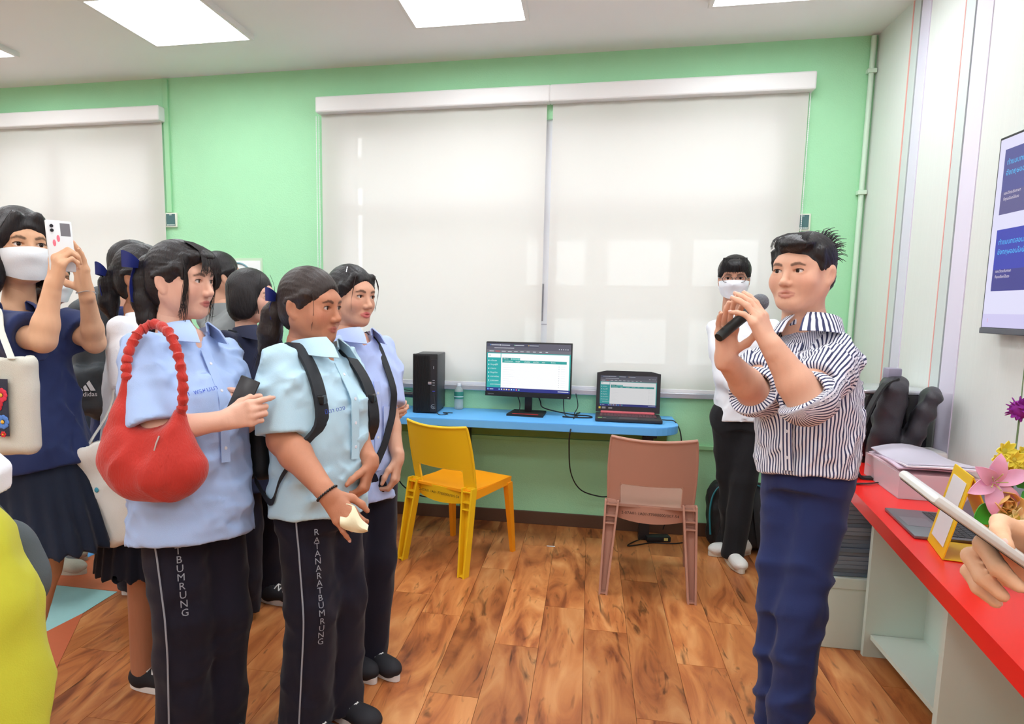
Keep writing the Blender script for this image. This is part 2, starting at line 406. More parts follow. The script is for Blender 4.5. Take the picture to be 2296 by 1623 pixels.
def eye_mat():
    if 'eye' in MATS: return MATS['eye']
    m = mat('eye', (232, 228, 224), rough=.12); N = m.node_tree.nodes; L = m.node_tree.links; b = N['Principled BSDF']
    tc = N.new('ShaderNodeTexCoord'); se = N.new('ShaderNodeSeparateXYZ'); L.new(tc.outputs['Object'], se.inputs[0])
    r = N.new('ShaderNodeValToRGB'); cr = r.color_ramp; cr.interpolation = 'LINEAR'        # distance along the gaze axis
    mm = N.new('ShaderNodeMath'); mm.operation = 'DIVIDE'; mm.inputs[1].default_value = -.0135; L.new(se.outputs['Y'], mm.inputs[0]); L.new(mm.outputs[0], r.inputs[0])
    cr.elements[0].position = .0; cr.elements[0].color = lin((226, 220, 216)); cr.elements[1].position = .845; cr.elements[1].color = lin((226, 220, 216))
    e = cr.elements.new(.875); e.color = lin((46, 28, 20)); e = cr.elements.new(.955); e.color = lin((58, 36, 24)); e = cr.elements.new(.968); e.color = lin((6, 5, 5))
    L.new(r.outputs[0], b.inputs['Base Color']); return m
# ------------------------------------------------------------------ hands (right: fingers +Y, palm -Z, thumb -X)
FING = dict(index=((-.027, .086, .001), (.043, .026, .021)), middle=((-.008, .091, .003), (.047, .029, .022)), ring=((.011, .087, .001), (.043, .027, .021)), pinky=((.028, .078, -.003), (.034, .021, .019)))
def hand_pose(mcp=20, pip=25, dip=15, spread=4, **kw):
    p = {}
    for i, f in enumerate(FING): p[f] = (mcp, pip, dip, (i-1.4)*spread)
    p['thumb'] = ((-.62, .74, -.26), (-.40, .88, -.26), (-.28, .92, -.27)); p.update(kw); return p
def hand_prims(pos, d, pn, side, pose, sc=1.):
    """pos wrist; d towards the knuckles; pn palm normal"""
    d = unit(d); pn = A3(pn); pn = unit(pn-d*(pn@d)); X = np.cross(d, -pn)*(1 if side == 'R' else -1)
    Mx = np.stack([X, d, -pn], 1); T = lambda q: A3(pos)+Mx@(A3(q)*sc)
    out = []; r = lambda v: v*sc; tips = {}
    for f, (b, ln) in FING.items():
        m, p, q, sp = pose[f]; b = A3(b); pts = [b]; a = 0; s = math.sin(R(sp)); c = math.cos(R(sp))
        for L_, ang in zip(ln, (m, p, q)):
            a += R(ang); v = A3((s*math.cos(a), c*math.cos(a), -math.sin(a))); pts.append(pts[-1]+v*L_)
        rr = {'pinky': (.0088, .0076, .0070, .0058)}.get(f, (.0102, .0090, .0082, .0066))
        out += chain([T(x) for x in pts], [r(x) for x in rr], r(.004))
        out.append(cap(T((b[0]*.55, .012, -.002)), T(b-A3((0, .004, .002))), r(.0145), r(.0118), r(.014)))
        tips[f] = (T(pts[-1]), T(pts[-1])-T(pts[-2]))
    b = A3((-.019, .018, -.007)); pts = [b]
    for L_, v in zip((.046, .034, .026), pose['thumb']): pts.append(pts[-1]+unit(v)*L_)
    out += chain([T(x) for x in pts], [r(.0150), r(.0118), r(.0104), r(.0080)], r(.008)); tips['thumb'] = (T(pts[-1]), T(pts[-1])-T(pts[-2]))
    out.append(ell(T((.019, .04, -.009)), (r(.012), r(.032), r(.012)), Mx, r(.012)))
    out.append(ell(T((-.016, .036, -.010)), (r(.013), r(.026), r(.012)), Mx, r(.012)))
    out.append(cap(T((-.010, -.02, 0)), T((-.007, .016, 0)), r(.0185), r(.0165), r(.012))); out.append(cap(T((.011, -.02, 0)), T((.009, .016, 0)), r(.0175), r(.0155), r(.012)))
    return out, tips, T
# ------------------------------------------------------------------ people
TRUNK = [(0, .125, .085), (.25, .112, .078), (.55, .120, .086, 0, .008), (.80, .122, .074), (.93, .072, .058), (1., .048, .048)]
class Person:
    def __init__(s, label, base, skin, group=None):
        s.o = A3((base[0], base[1], 0)); s.root = thing('person', label, 'person', s.o, 0, group); s.skin = skin; s.sh = []; s.mk = []; s.arms = {}
    def _add(s, V, Q, mk=None): s.sh.append((V, Q)); s.mk.append(np.zeros((len(V), 3)) if mk is None else mk)
    def put(s, name, V, Q, m, parent=None): return obj(name, np_mesh(name, V-s.o, [Q]), m, parent or s.root)
    def mb(s, name, b, m, parent=None, smooth=True, cols=False):
        me = b.mesh(name, smooth, cols); me.transform(Matrix.Translation(-Vector(s.o))); return obj(name, me, m, parent or s.root)
    def sd(s, name, adds, m, subs=(), vox=.007, disp=None, amp=0., parent=None):
        V, Q = sdf(adds, subs, vox, disp, amp); return s.put(name, V, Q, m, parent)
    def head(s, c, phi, pitch=0., roll=0., sc=1., fat=0., male=0., mouth=0., gaze=(0, 0), eyes=True):
        F = facing(phi); L_ = np.cross(UP, F); M = np.stack([L_, -F, UP], 1)
        M = M @ np.array(Matrix.Rotation(R(roll), 3, 'Y') @ Matrix.Rotation(R(pitch), 3, 'X')); s.HM = M*sc; s.hc = A3(c); s.hs = sc
        V, Q, mk = head_geo(fat, male, mouth, .0028 if eyes else .0052); s._add(V@s.HM.T+s.hc, Q, mk); s.hf = unit(M@A3((0, -1, 0)))
        if eyes:
            for sd_ in (-1, 1):
                b = MB().ball((0, 0, 0), .0135, 16).build('eye', eye_mat(), s.root, smooth=True)
                Mg = Matrix(M.tolist()) @ Matrix.Rotation(R(gaze[0]), 3, 'Z') @ Matrix.Rotation(R(gaze[1]), 3, 'X')
                b.matrix_local = Matrix.Translation(Vector(s.H((sd_*.0315, -.0676, .0002))-s.o)) @ Mg.to_4x4() @ Matrix.Scale(sc, 4)
            lash = MB()
            for sd_ in (-1, 1):
                pts = []
                for i in range(9):
                    a = math.pi*(1-i/8); x = sd_*(.0315)+.0152*math.cos(a); z = .0055*math.sin(a)**.8+.0004
                    y = -.0690-.0150*math.sqrt(max(.05, 1-((x-sd_*.0315)/.0182)**2-(z/.0135)**2)); pts.append(s.H((x, y, z)))
                lash.tube(pts, np.array([.0004, .0008, .0011, .0012, .0012, .0012, .0011, .0008, .0004])*sc, 5)
            tag(s.mb('eyelashes', lash, mat('lash', (28, 22, 22), .6)), kind='stuff')
    def H(s, q): return s.hc+s.HM@A3(q)
    def hp(s, q): return [s.H(x) for x in q]
    def hell(s, c, r, k=.012, M=None):
        Mn = s.HM/s.hs if M is None else (s.HM/s.hs)@np.array(M); return ell(s.H(c), np.asarray(r)*s.hs if not np.isscalar(r) else r*s.hs, Mn, k)
    def hcap(s, a, b, ra, rb=None, k=.012): return cap(s.H(a), s.H(b), ra*s.hs, (ra if rb is None else rb)*s.hs, k)
    def torso(s, neck, hip, phi, w=1., dp=1., neckr=.05):
        s.neck = A3(neck); s.hip = A3(hip); s.F = facing(phi); s.Z = unit(s.neck-s.hip); s.F = unit(s.F-s.Z*(s.F@s.Z)); s.L = np.cross(s.Z, s.F); s.len = np.linalg.norm(s.neck-s.hip)
        rg = [(r[0]*s.len, r[1]*w, r[2]*dp)+tuple(r[3:]) for r in TRUNK]
        A = [loft(s.hip, s.L, s.F, s.Z, rg, .03), cap(s.neck-s.Z*.05, s.H((0, .03, -.12)), neckr, neckr, .03)]
        s._add(*sdf(A, vox=.012))
    def T(s, l, f, z): return s.hip+s.L*l+s.F*f+s.Z*z       # torso coordinates: left, forward, up from the hip
    def arm(s, side, sh, el, wr, hand=None, r=(.047, .041, .026), vox=.0040, sc=1., mk=True):
        sh, el, wr = A3(sh), A3(el), A3(wr); s.arms[side] = (sh, el, wr)
        m1 = el*.72+wr*.28
        A = chain([sh, sh*.45+el*.55, el], [r[0]*.72, r[0]*.98, r[1]], .02)+[cap(el, m1, r[1], r[1]*.99, .02), cap(m1, wr, r[1]*.99, r[2], .02)]
        s.tips = None
        if hand:
            d, pn, pose = hand; hp_, tips, T = hand_prims(wr, d, pn, side, pose, sc); A += hp_; s.arms[side+'tips'] = tips; s.arms[side+'T'] = T
        s._add(*sdf(A, vox=vox if hand else .010))
        if hand:
            nb = MB()
            for f, (p, dv) in tips.items():          # finger nails
                dv = unit(dv); bk = -unit(A3(pn)) if f != 'thumb' else unit(np.cross(dv, np.cross(-A3(pn), dv)))
                bk = unit(bk-dv*(bk@dv)); side_ = np.cross(dv, bk); rr = .0062*sc; c = p+bk*rr*.80-dv*.001
                Mx = np.stack([side_, dv, bk], 1); b = MB().ball((0, 0, 0), (.0046*sc, .0060*sc, .0016*sc), 8); nb.add(np.concatenate(b.V)@Mx.T+c, b.F)
            tag(s.mb('fingernails', nb, mat('nail', (226, 178, 164), .3)), kind='stuff')
    def leg(s, hip, knee, ank, r=(.08, .055, .035), vox=.012):
        s._add(*sdf(chain([A3(hip), A3(knee), A3(ank)], list(r), .02), vox=vox))
    def finish(s):
        V, F = merge(s.sh); me = np_mesh('body', V-s.o, F); set_attr(me, 'mk', np.concatenate(s.mk)); return obj('body', me, s.skin, s.root)
    # clothes
    def shirt(s, m, rings, hem=0., top=1., sleeves={}, fold=.0045, seed=1, vox=.0075, name='shirt', neckcut=True, lam=.13, slit=None, vcut=True):
        """rings (t, rx, ry, of): t from hem 0 to neck 1; hem: offset of hem below hip along the torso"""
        L_ = s.len*top+hem; o = s.hip-s.Z*hem; rg = [(t*L_, a, b, 0, c) for t, a, b, c in rings]; cuffs = []
        A = [loft(o, s.L, s.F, s.Z, rg, .03, 2.3)]; S = []
        for sd_, q in sleeves.items():
            sh, el, wr = s.arms[sd_]; to = q.get('to', 1.); r0, r1 = q.get('r', (.075, .08)); C = []; ax = unit(el-sh)
            e = sh+(el-sh)*min(to, 1.); C.append(cap(s.neck-s.Z*.05, sh, .036, r0*.62, .04)); C.append(cap(sh, sh+(e-sh)*.45, r0*.74, r0*.98, .03)); C.append(cap(sh+(e-sh)*.45, e+ax*.03*(to <= 1), r0*.98, r1, .02))
            if to > 1: e2 = el+(wr-el)*(to-1); ax = unit(wr-el); C.append(cap(el, e2+ax*.03, r1, q.get('r2', r1*.8), .03)); e = e2; r1 = q.get('r2', r1*.8)
            D = [q_cut(e, ax, r1), cap(e+ax*.042, e+ax*.2, r1-.011, r1-.009, .002)]
            cuffs.append((e, r1+.015))
            A.append((lambda P, C=C, D=D: sd_eval(P, C, D), np.min([c[1] for c in C], 0), np.max([c[2] for c in C], 0), q.get('k', .035)))
        if neckcut: S.append(cap(s.neck-s.Z*.02+s.F*.01, s.neck+s.Z*.2, .056, .056, .01))
        if neckcut and vcut: S.append(cap(s.neck+s.F*.075-s.Z*.05, s.neck+s.F*.10+s.Z*.04, .010, .04, .010))
        w1 = folds(seed, lam, fold*1.5); w2 = folds(seed+9, lam*.5, fold*.55, (1, 1, 1.3))
        if slit: S.append(cap(slit[0], slit[1], slit[2], .002, .003))
        s.sA, s.sS = A, S; cuffs.append((s.neck, .07))
        if slit: cuffs.append(((slit[0]+slit[1])/2, .06))
        def dsp(P):
            m_ = np.ones(len(P), f4)
            for e, r_ in cuffs: m_ = np.minimum(m_, np.clip((np.linalg.norm(P-np.asarray(e, f4), axis=1)-r_)/.07, .06, 1))
            hz = (P-np.asarray(o, f4))@np.asarray(s.Z, f4); m_ = np.minimum(m_, np.clip(hz/.06+.25, .25, 1))
            return (w1(P)+w2(P))*m_
        return s.sd(name, A, m, S, vox, dsp, fold*3)
    def collar(s, m, r=.062, gap=24, ln=.045, pt=.035, tilt=12, up=.035, name='collar', dz=0., parent=None):
        N = 41; G = np.zeros((N, 5, 3)); Zt = unit(s.Z*math.cos(R(tilt))-s.F*math.sin(R(tilt))); Ft = unit(s.F*math.cos(R(tilt))+s.Z*math.sin(R(tilt)))
        c = s.neck+s.Z*(dz-.012)+s.F*.012
        for i in range(N):
            a = R(gap+(360-2*gap)*i/(N-1)); d = Ft*math.cos(a)+s.L*math.sin(a); fr = max(0., (math.cos(a)-math.cos(R(75)))/(math.cos(R(gap))-math.cos(R(75))))
            bk = (1-math.cos(a))/2
            for j, (dr, z) in enumerate(((0, -.012), (.002, up*(.35+.65*bk)), (.009, up*(.40+.65*bk)), (.020+.012*fr, up*.35*bk-.006-.4*pt*fr), (.030+.020*fr, up*.0-ln*.55-pt*fr))):
                G[i, j] = c+d*(r*(1+.06*abs(math.cos(a)))+dr)+Zt*z+(Ft*.010*fr if j > 2 else 0)
        return s.mb(name, MB().sheet(G, .0035), m, parent)
    def placket(s, m, z0, z1, w=.03, off=.004, nbut=0, bm=None, lat=0., parent=None, far=.25, nv=14):
        G = []; b = MB(); rows = []
        for i in range(nv):
            z = z0+(z1-z0)*i/(nv-1); rows.append([snap(s.T(lat+x, 0, z), s.F, s.sA, s.sS, off, far)[0] for x in (-w/2, 0, w/2)])
        o = s.mb('placket', MB().sheet(rows, .003), m, parent)
        for i in range(nbut):
            z = z0+(z1-z0)*(i+.5)/nbut; p, n = snap(s.T(lat, 0, z), s.F, s.sA, s.sS, off+.002, far)
            c = MB().lathe([(.0005, -.001), (.005, -.001), (.0055, .0005), (.004, .0016), (.0005, .001)], 10); c.M = None
            Fm = frame(p, np.cross(n, UP), UP-n*(UP@n)); q = MB(); q.M = Fm; q.add(np.concatenate(c.V), c.F); s.mb('button', q, bm or m, o)
        return o
    def print_on(s, txt, size, l, z, m, name='lettering', n=None, adds=None, subs=None, rot=0., far=.25, base=None, off=.006):
        p, g = snap(s.T(l, 0, z) if base is None else base, s.F if n is None else n, adds or s.sA, s.sS if subs is None else subs, off, far)
        Xd = unit(np.cross(UP, g)); Xd = unit(Xd*math.cos(R(rot))+UP*math.sin(R(rot))); b = MB(); b.M = frame(p, Xd, np.cross(g, Xd)); b.add(*text_geo(txt, size)); return s.mb(name, b, m, None, False)
    def hair(s, adds, m, subs=(), vox=.0046, seed=3, groove=.0012, gf=1., strands=None, name='hair', fdir=None):
        # combed grooves: ripples across the combing direction
        Mi = (s.HM/s.hs).astype(f4); hc = s.hc.astype(f4); rs = np.random.RandomState(seed)
        def dsp(P):
            q = (P-hc)@Mi; th = np.arctan2(q[:, 0], q[:, 2]+.02); ph = np.arctan2(q[:, 0], q[:, 1])
            if fdir == 'down': u = ph*1.
            elif fdir == 'back': u = th*1.
            else: u = ph*.6+th*.6
            return (groove*(np.sin(u*46*gf+np.sin(q[:, 1]*40+q[:, 2]*30)*1.2)*.6+np.sin(u*97*gf+q[:, 2]*60)*.5)).astype(f4)
        V, Q = sdf(adds, subs, vox, dsp, groove*2); shells = [(V, Q)]
        o = s.put(name, V, Q, m)
        if strands: tag(s.mb('loose_strands', strands, m, o), kind='stuff')
        return o
def q_cut(e, ax, r):
    """removes everything beyond a cuff (a short cylinder past the sleeve's end)"""
    e = np.asarray(e, f4); ax = np.asarray(ax, f4)
    def f(P):
        q = P-e; h = q@ax; rad = np.linalg.norm(q-h[:, None]*ax, axis=1); return np.maximum(np.maximum(-h, h-.16), rad-r-.035).astype(f4)
    return (f, e-.3, e+.3, .002)
def strands(p, roots, fn, n, r=.0011, seed=0, m=7):
    """thin hairs; fn(u, rs) -> list of head-space points"""
    rs = np.random.RandomState(seed); b = MB()
    for i in range(n):
        pts = smooth_path(p.hp(fn(rs)), m); b.tube(pts, np.linspace(r, r*.35, m)*p.hs, 4, False)
    return b
def ribbon_bow(p, c, ax, out, up, size, m, tails=.10):
    """bow of flat ribbon: two loops, a knot, two tails"""
    ax, out, up = unit(ax), unit(out), unit(up); root = None; b = MB()
    for s in (-1, 1):
        G = []
        for i in range(17):
            a = 2*math.pi*i/16; x = s*size*(.5-.5*math.cos(a)); y = size*.26*math.sin(a)*(.4+.6*abs(x)/size)
            wd = size*(.18+.38*abs(x)/size); q = A3(c)+ax*x+out*(y+.008)
            G.append([q-up*wd*.5-up*.1*abs(x), q+up*0, q+up*wd*.5+up*.1*abs(x)])
        b.sheet(G, .0015)
        if tails:
            G = []
            for i in range(9):
                t = i/8; q = A3(c)+out*(.012+.01*math.sin(t*3))+ax*s*size*(.15+.25*t)-UP*tails*t; G.append([q-ax*size*.16, q, q+ax*size*.16])
            b.sheet(G, .0015)
    b.ball(A3(c)+out*.010, size*.16, 8)
    return p.mb('hair_ribbon', b, m)
def face_mask(p, m, strap=True, w=.062, top=-.017, bot=-.108, out=.0105):
    """pleated mask wrapped over nose, cheeks and chin"""
    nu, nv = 19, 15; G = np.zeros((nv, nu, 3)); A, S, N, S2, _, _ = head_prims(); base = (lambda P: sd_eval(P, A, S), None, None, .01)
    for j in range(nv):
        v = j/(nv-1)
        for i in range(nu):
            u = -1+2*i/(nu-1); z = top+.010*(1-abs(u))**.8-(top-bot+.010*(1-abs(u)))*v*1.; z = z if abs(u) < .3 else z*(1-.22*(abs(u)-.3)*v)
            a = u*R(72); dirv = A3((math.sin(a), -math.cos(a), 0)); c = A3((0, -.012, z)); q = c+dirv*.15
            for _ in range(25):
                d = min(float(sd_eval(q, A, S)[0]), float(sd_eval(q, N[:4])[0])); q = q-dirv*d*.8
            tent = .010*(1-u*u)*math.sin(math.pi*min(1, v*1.25)); G[j, i] = q+dirv*(out*.8+tent)+A3((0, 0, .0012*math.sin(v*18)))
    for _ in range(3):
        K = G.copy(); K[1:-1] = (G[:-2]+G[1:-1]*2+G[2:])/4; G = K.copy(); G[:, 1:-1] = (K[:, :-2]+K[:, 1:-1]*2+K[:, 2:])/4
    G[..., 1] -= .004*(1-np.linspace(-1, 1, nu)[None, :]**2); G = G@p.HM.T+p.hc
    o = p.mb('face_mask', MB().sheet(G, .002), m)
    if strap:
        b = MB()
        for s, i in ((-1, 0), (1, nu-1)):
            for j in (1, nv-3): b.tube(smooth_path([G[j, i], .5*(G[j, i]+p.H((s*.079, .012, -.01)))+p.HM@A3((s*.006, 0, 0)), p.H((s*.082, .03, .012 if j == 1 else -.035))], 8), .0016, 5)
        p.mb('ear_loop', b, m, o)
    return o
def shoe(p, heel, d, m, sole, lace=None, ln=.25, hgt=.09, name='shoe', soleh=.026, w=.045):
    d = unit((d[0], d[1], 0)); l = np.cross(UP, d); h = A3((heel[0], heel[1], 0)); M = np.stack([l, d, UP], 1)
    up_ = [cap(h+d*.045+UP*.05, h+d*(ln-.05)+UP*.036, .040, .036, .03), cap(h+d*.05+UP*.05, h+d*.055+UP*hgt, .04, .036, .02), ell(h+d*(ln-.062)+UP*.04, (w*.98, .062, .030), M, .02)]
    sb = [cap(h+d*.055+UP*(hgt+.005), h+d*.055+UP*(hgt+.1), .028, .03, .004), (lambda P: -(P[:, 2]-.012), h-1, h+1, .002)]
    o = p.sd(name, up_, m, [sb[0]], .0075)
    pts = []
    for i in range(28):
        a = 2*math.pi*i/28; y = math.sin(a); x = math.cos(a); wd = w*(.80+.22*max(0, y)) ; pts.append((wd*x*(1-.12*abs(y)), ln*.5+ln*.5*y*1.))
    b = MB(); V = [h+l*x+d*y for x, y in pts]; lo = [v+UP*.002 for v in V]; hi = [v+UP*soleh for v in V]; n = len(V)
    b.add(lo+hi, [tuple(range(n))[::-1], tuple(range(n, 2*n))]+[(i, (i+1) % n, n+(i+1) % n, n+i) for i in range(n)]); p.mb('sole', b, sole, o, True)
    if lace:
        b = MB()
        for i in range(5):
            y = ln*.36+i*.022; z = .089-.0085*i+.003
            for s in (-1, 1): b.tube(smooth_path([h+d*y+l*s*.026+UP*(z-.010), h+d*(y+.010)+UP*(z+.003), h+d*(y+.022)-l*s*.026+UP*(z-.018)], 6), .0032, 5)
        p.mb('laces', b, lace, o)
    return o
# ------------------------------------------------------------------ the room
YB, XR, XL, YF, ZC = 4.41, 1.54, -5.2, -3.0, 3.0
def struct(name, b, m, parent=None, kind=True, smooth=False):
    o = b.build(name, m, parent, smooth)
    if kind and parent is None: o['kind'] = 'structure'
    return o
m_wall = mat('green_wall', (170, 230, 182), .75, bump=.25, bscale=130, var=.04, vscale=5)
m_white = mat('white_paint', (236, 236, 232), .7, var=.02)
m_ceil = mat('ceiling_white', (240, 240, 238), .8)
def wood_mat():
    m = mat('vinyl_wood', (200, 120, 60), .36, spec=.5); N = m.node_tree.nodes; L = m.node_tree.links; b = N['Principled BSDF']
    tc = N.new('ShaderNodeTexCoord'); oi = N.new('ShaderNodeObjectInfo'); ad = N.new('ShaderNodeVectorMath'); ad.operation = 'ADD'
    L.new(tc.outputs['Object'], ad.inputs[0]); cx = N.new('ShaderNodeCombineXYZ'); mu = N.new('ShaderNodeMath'); mu.operation = 'MULTIPLY'; mu.inputs[1].default_value = 37; L.new(oi.outputs['Random'], mu.inputs[0])
    for i in range(3): L.new(mu.outputs[0], cx.inputs[i])
    L.new(cx.outputs[0], ad.inputs[1])
    def noise(sc, st, det=5, dist=0.):
        mp = N.new('ShaderNodeMapping'); mp.inputs['Scale'].default_value = st; L.new(ad.outputs[0], mp.inputs['Vector'])
        n = N.new('ShaderNodeTexNoise'); n.inputs['Scale'].default_value = sc; n.inputs['Detail'].default_value = det; n.inputs['Distortion'].default_value = dist; L.new(mp.outputs[0], n.inputs['Vector']); return n.outputs[0]
    g = noise(2.6, (3.0, .7, 1), 6, 1.6); r = N.new('ShaderNodeValToRGB'); L.new(g, r.inputs[0]); c = r.color_ramp
    c.elements[0].position = .30; c.elements[0].color = lin((140, 74, 40)); c.elements[1].position = .72; c.elements[1].color = lin((230, 164, 104))
    e = c.elements.new(.42); e.color = lin((188, 110, 60)); e = c.elements.new(.55); e.color = lin((212, 136, 78))
    k = noise(3.4, (4.5, .8, 1), 3, 2.2); r2 = N.new('ShaderNodeValToRGB'); L.new(k, r2.inputs[0]); r2.color_ramp.elements[0].position = .26; r2.color_ramp.elements[0].color = (.22, .22, .22, 1); r2.color_ramp.elements[1].position = .40; r2.color_ramp.elements[1].color = (1, 1, 1, 1)
    mx = N.new('ShaderNodeMix'); mx.data_type = 'RGBA'; mx.blend_type = 'MULTIPLY'; mx.inputs['Factor'].default_value = .85; L.new(r.outputs[0], mx.inputs['A']); L.new(r2.outputs[0], mx.inputs['B'])
    hs = N.new('ShaderNodeHueSaturation'); mr = N.new('ShaderNodeMapRange'); mr.inputs['To Min'].default_value = .78; mr.inputs['To Max'].default_value = 1.04; L.new(oi.outputs['Random'], mr.inputs[0]); L.new(mr.outputs[0], hs.inputs['Value']); L.new(mx.outputs['Result'], hs.inputs['Color'])
    L.new(hs.outputs[0], b.inputs['Base Color']); f = noise(30, (6, .6, 1), 3); bp = N.new('ShaderNodeBump'); bp.inputs['Strength'].default_value = .12; bp.inputs['Distance'].default_value = .002; L.new(f, bp.inputs['Height']); L.new(bp.outputs[0], b.inputs['Normal']); return m
m_wood = wood_mat()
floor = struct('floor', MB().box((XL, YF, -.1), (XR, YB, -.004)), mat('floor_bed', (96, 54, 30), .7))
# planks, run towards the window wall
PW, PL = .19, 1.25
pm = MB().box((-PW/2+.0008, -PL/2+.0008, -.004), (PW/2-.0008, PL/2-.0008, 0)).mesh('plank'); pm.materials.append(m_wood)
rs = random.Random(3); x = XR-PW/2; row = 0
while x > -4.3:
    y = YB-PL/2-(.0, .42, .84, .2)[row % 4]
    ys = [y]
    while ys[-1]-PL/2 > .25: ys.append(ys[-1]-PL)
    for yy in ys:
        o = bpy.data.objects.new('plank', pm); COL.objects.link(o); o.parent = floor; o.location = (x, yy, 0)
    top = YB-(y+PL/2)
    if top > .02:
        o = MB().box((-PW/2+.0008, -top/2+.0008, -.004), (PW/2-.0008, top/2, 0)).build('plank', m_wood, floor); o.location = (x, YB-top/2, 0)
    x -= PW; row += 1
struct('rear_floor', MB().box((XL, YF, -.004), (XR, .25-PL*.5, -.0015)), m_wood, floor)
struct('side_floor', MB().box((XL, YF, -.004), (-4.2, YB, -.0015)), m_wood, floor)
# coloured vinyl shapes laid into the floor
def inlay(px, c, name='vinyl_inlay'):
    p = [onz(*q, 0.)[:2] for q in px]; o = MB().prism([tuple(v) for v in p], .0002, .0018).build(name, mat('inlay_%02x%02x%02x' % c, c, .5, var=.05, vscale=30), floor)
inlay([(60, 1232), (140, 1229), (215, 1241), (110, 1292), (40, 1292)], (88, 160, 226))
inlay([(112, 1292), (216, 1242), (420, 1210), (360, 1328), (262, 1326), (112, 1310)], (196, 104, 66))
inlay([(60, 1308), (112, 1311), (263, 1327), (186, 1375), (-60, 1500), (-120, 1420)], (150, 196, 196))
inlay([(186, 1375), (-60, 1500), (-200, 1640), (60, 1640)], (190, 96, 60))
# walls with window openings
WB = [(-4.75, -3.10), (-1.70, 1.10)]; WZ0, WZ1 = .98, 2.62
b = MB(); t = YB+.15
b.box((XL-.15, YB, -.1), (XR+.15, t, WZ0)).box((XL-.15, YB, WZ1), (XR+.15, t, ZC+.1))
for x0, x1 in ((XL-.15, WB[0][0]), (WB[0][1], WB[1][0]), (WB[1][1], XR+.15)): b.box((x0, YB, WZ0), (x1, t, WZ1))
struct('wall_back', b, m_wall)
struct('wall_left', MB().box((XL-.15, YF, -.1), (XL, YB, ZC)), m_white)
struct('wall_front', MB().box((XL, YF-.15, -.1), (XR, YF, ZC)), m_white)
struct('ceiling', MB().box((XL-.15, YF-.15, ZC), (XR+.15, YB+.15, ZC+.1)), m_ceil)
struct('baseboard_back', MB().box((XL, YB-.014, 0), (XR, YB, .088), .003), mat('brown_base', (92, 66, 50), .5))
struct('trim_1', MB().box((-2.9, YB-.018, .565), (XR-.03, YB, .592), .003), mat('trunking_green', (160, 224, 168), .5))
# right wall: pale reeded boards between glossy strips
m_board = mat('reeded_board', (226, 230, 224), .45, var=.035, vscale=3, stretch=(1, 60, .4), bump=.10, bscale=3)
m_gloss = mat('gloss_strip', (228, 222, 240), .12, spec=.8); m_dark = mat('dark_gap', (104, 104, 124), .4); m_red = mat('red_line', (240, 168, 160), .5); m_teal = mat('pale_strip', (212, 220, 217), .4)
rw = struct('wall_right', MB().box((XR+.012, YF, -.1), (XR+.15, YB, ZC)), m_white)
yy = lambda px: float(onx(px, 378, XR)[1])
seg = [(yy(1955), yy(2016), m_board), (yy(2016), yy(2018.5), m_red), (yy(2018.5), yy(2032), m_teal), (yy(2032), yy(2037), m_dark), (yy(2037), yy(2056), m_gloss), (yy(2056), yy(2129), m_board), (yy(2129), yy(2131), m_red), (yy(2131), yy(2151), m_teal), (yy(2151), yy(2157), m_dark), (yy(2157), yy(2192), m_gloss)]
seg[0] = (YB, seg[0][1], m_board); y0 = seg[-1][1]
while y0 > -2.4: seg += [(y0, y0-.98, m_board), (y0-.98, y0-.99, m_red), (y0-.99, y0-1.03, m_teal), (y0-1.03, y0-1.045, m_dark), (y0-1.045, y0-1.125, m_gloss)]; y0 -= 1.125
for a, c, m in seg:
    dz = {m_dark: .008, m_gloss: -.004, m_red: -.001}.get(m, 0)
    o = MB().box((XR+dz, min(a, c)+.0005, 0), (XR+.02, max(a, c)-.0005, ZC)).build('wall_board' if m is m_board else 'cover_strip', m, rw)
# corner conduit
c = MB().tube([(1.512, YB-.02, .77), (1.512, YB-.02, 2.99)], .014, 10); o = c.build('corner_conduit', mat('conduit', (208, 232, 210), .4), None, True); tag(o, 'slim white pipe running up the corner beside green wall', 'pipe')
for z in (1.2, 2.13, 2.8): MB().box((1.488, YB-.04, z-.012), (1.536, YB-.001, z+.012), .003).build('pipe_clip', mat('conduit', (208, 232, 210), .4), o)
# windows
m_alu = mat('window_frame', (226, 228, 236), .35); m_glass = mat('window_glass', (255, 255, 255), .02, trans=1., ior=1.0, spec=.2)
for i, (x0, x1) in enumerate(WB):
    b = MB(); yf0, yf1 = YB+.03, YB+.09
    b.box((x0, yf0, WZ0), (x0+.05, yf1, WZ1)).box((x1-.05, yf0, WZ0), (x1, yf1, WZ1)).box((x0, yf0, WZ0), (x1, yf1, WZ0+.05)).box((x0, yf0, WZ1-.05), (x1, yf1, WZ1)).box((x0, yf0, 2.06), (x1, yf1, 2.12))
    xm = -.29 if i else -3.9
    b.box((xm-.06, yf0-.006, WZ0), (xm+.06, yf1+.004, WZ1))
    o = struct('window_%d' % (i+1), b, m_alu)
    for a, c in ((x0, xm), (xm, x1)):
        for z0, z1 in ((WZ0, 2.06), (2.12, WZ1)): MB().box((a+.03, YB+.058, z0+.03), (c-.03, YB+.062, z1-.03)).build('pane', m_glass, o)
    if i:
        MB().box((xm-.045, yf0-.02, 1.42), (xm-.02, yf0, 1.53), .004).box((xm-.05, yf0-.012, 1.36), (xm-.015, yf0, 1.60), .003).build('window_latch', mat('latch', (150, 152, 160), .3, .6), o)
        MB().box((xm-.055, yf0-.008, 1.335), (xm+.02, yf0, 1.342)).box((xm+.03, yf0-.012, WZ0), (xm+.036, yf0, 2.06)).build('window_seam', mat('seam', (176, 178, 190), .4), o)
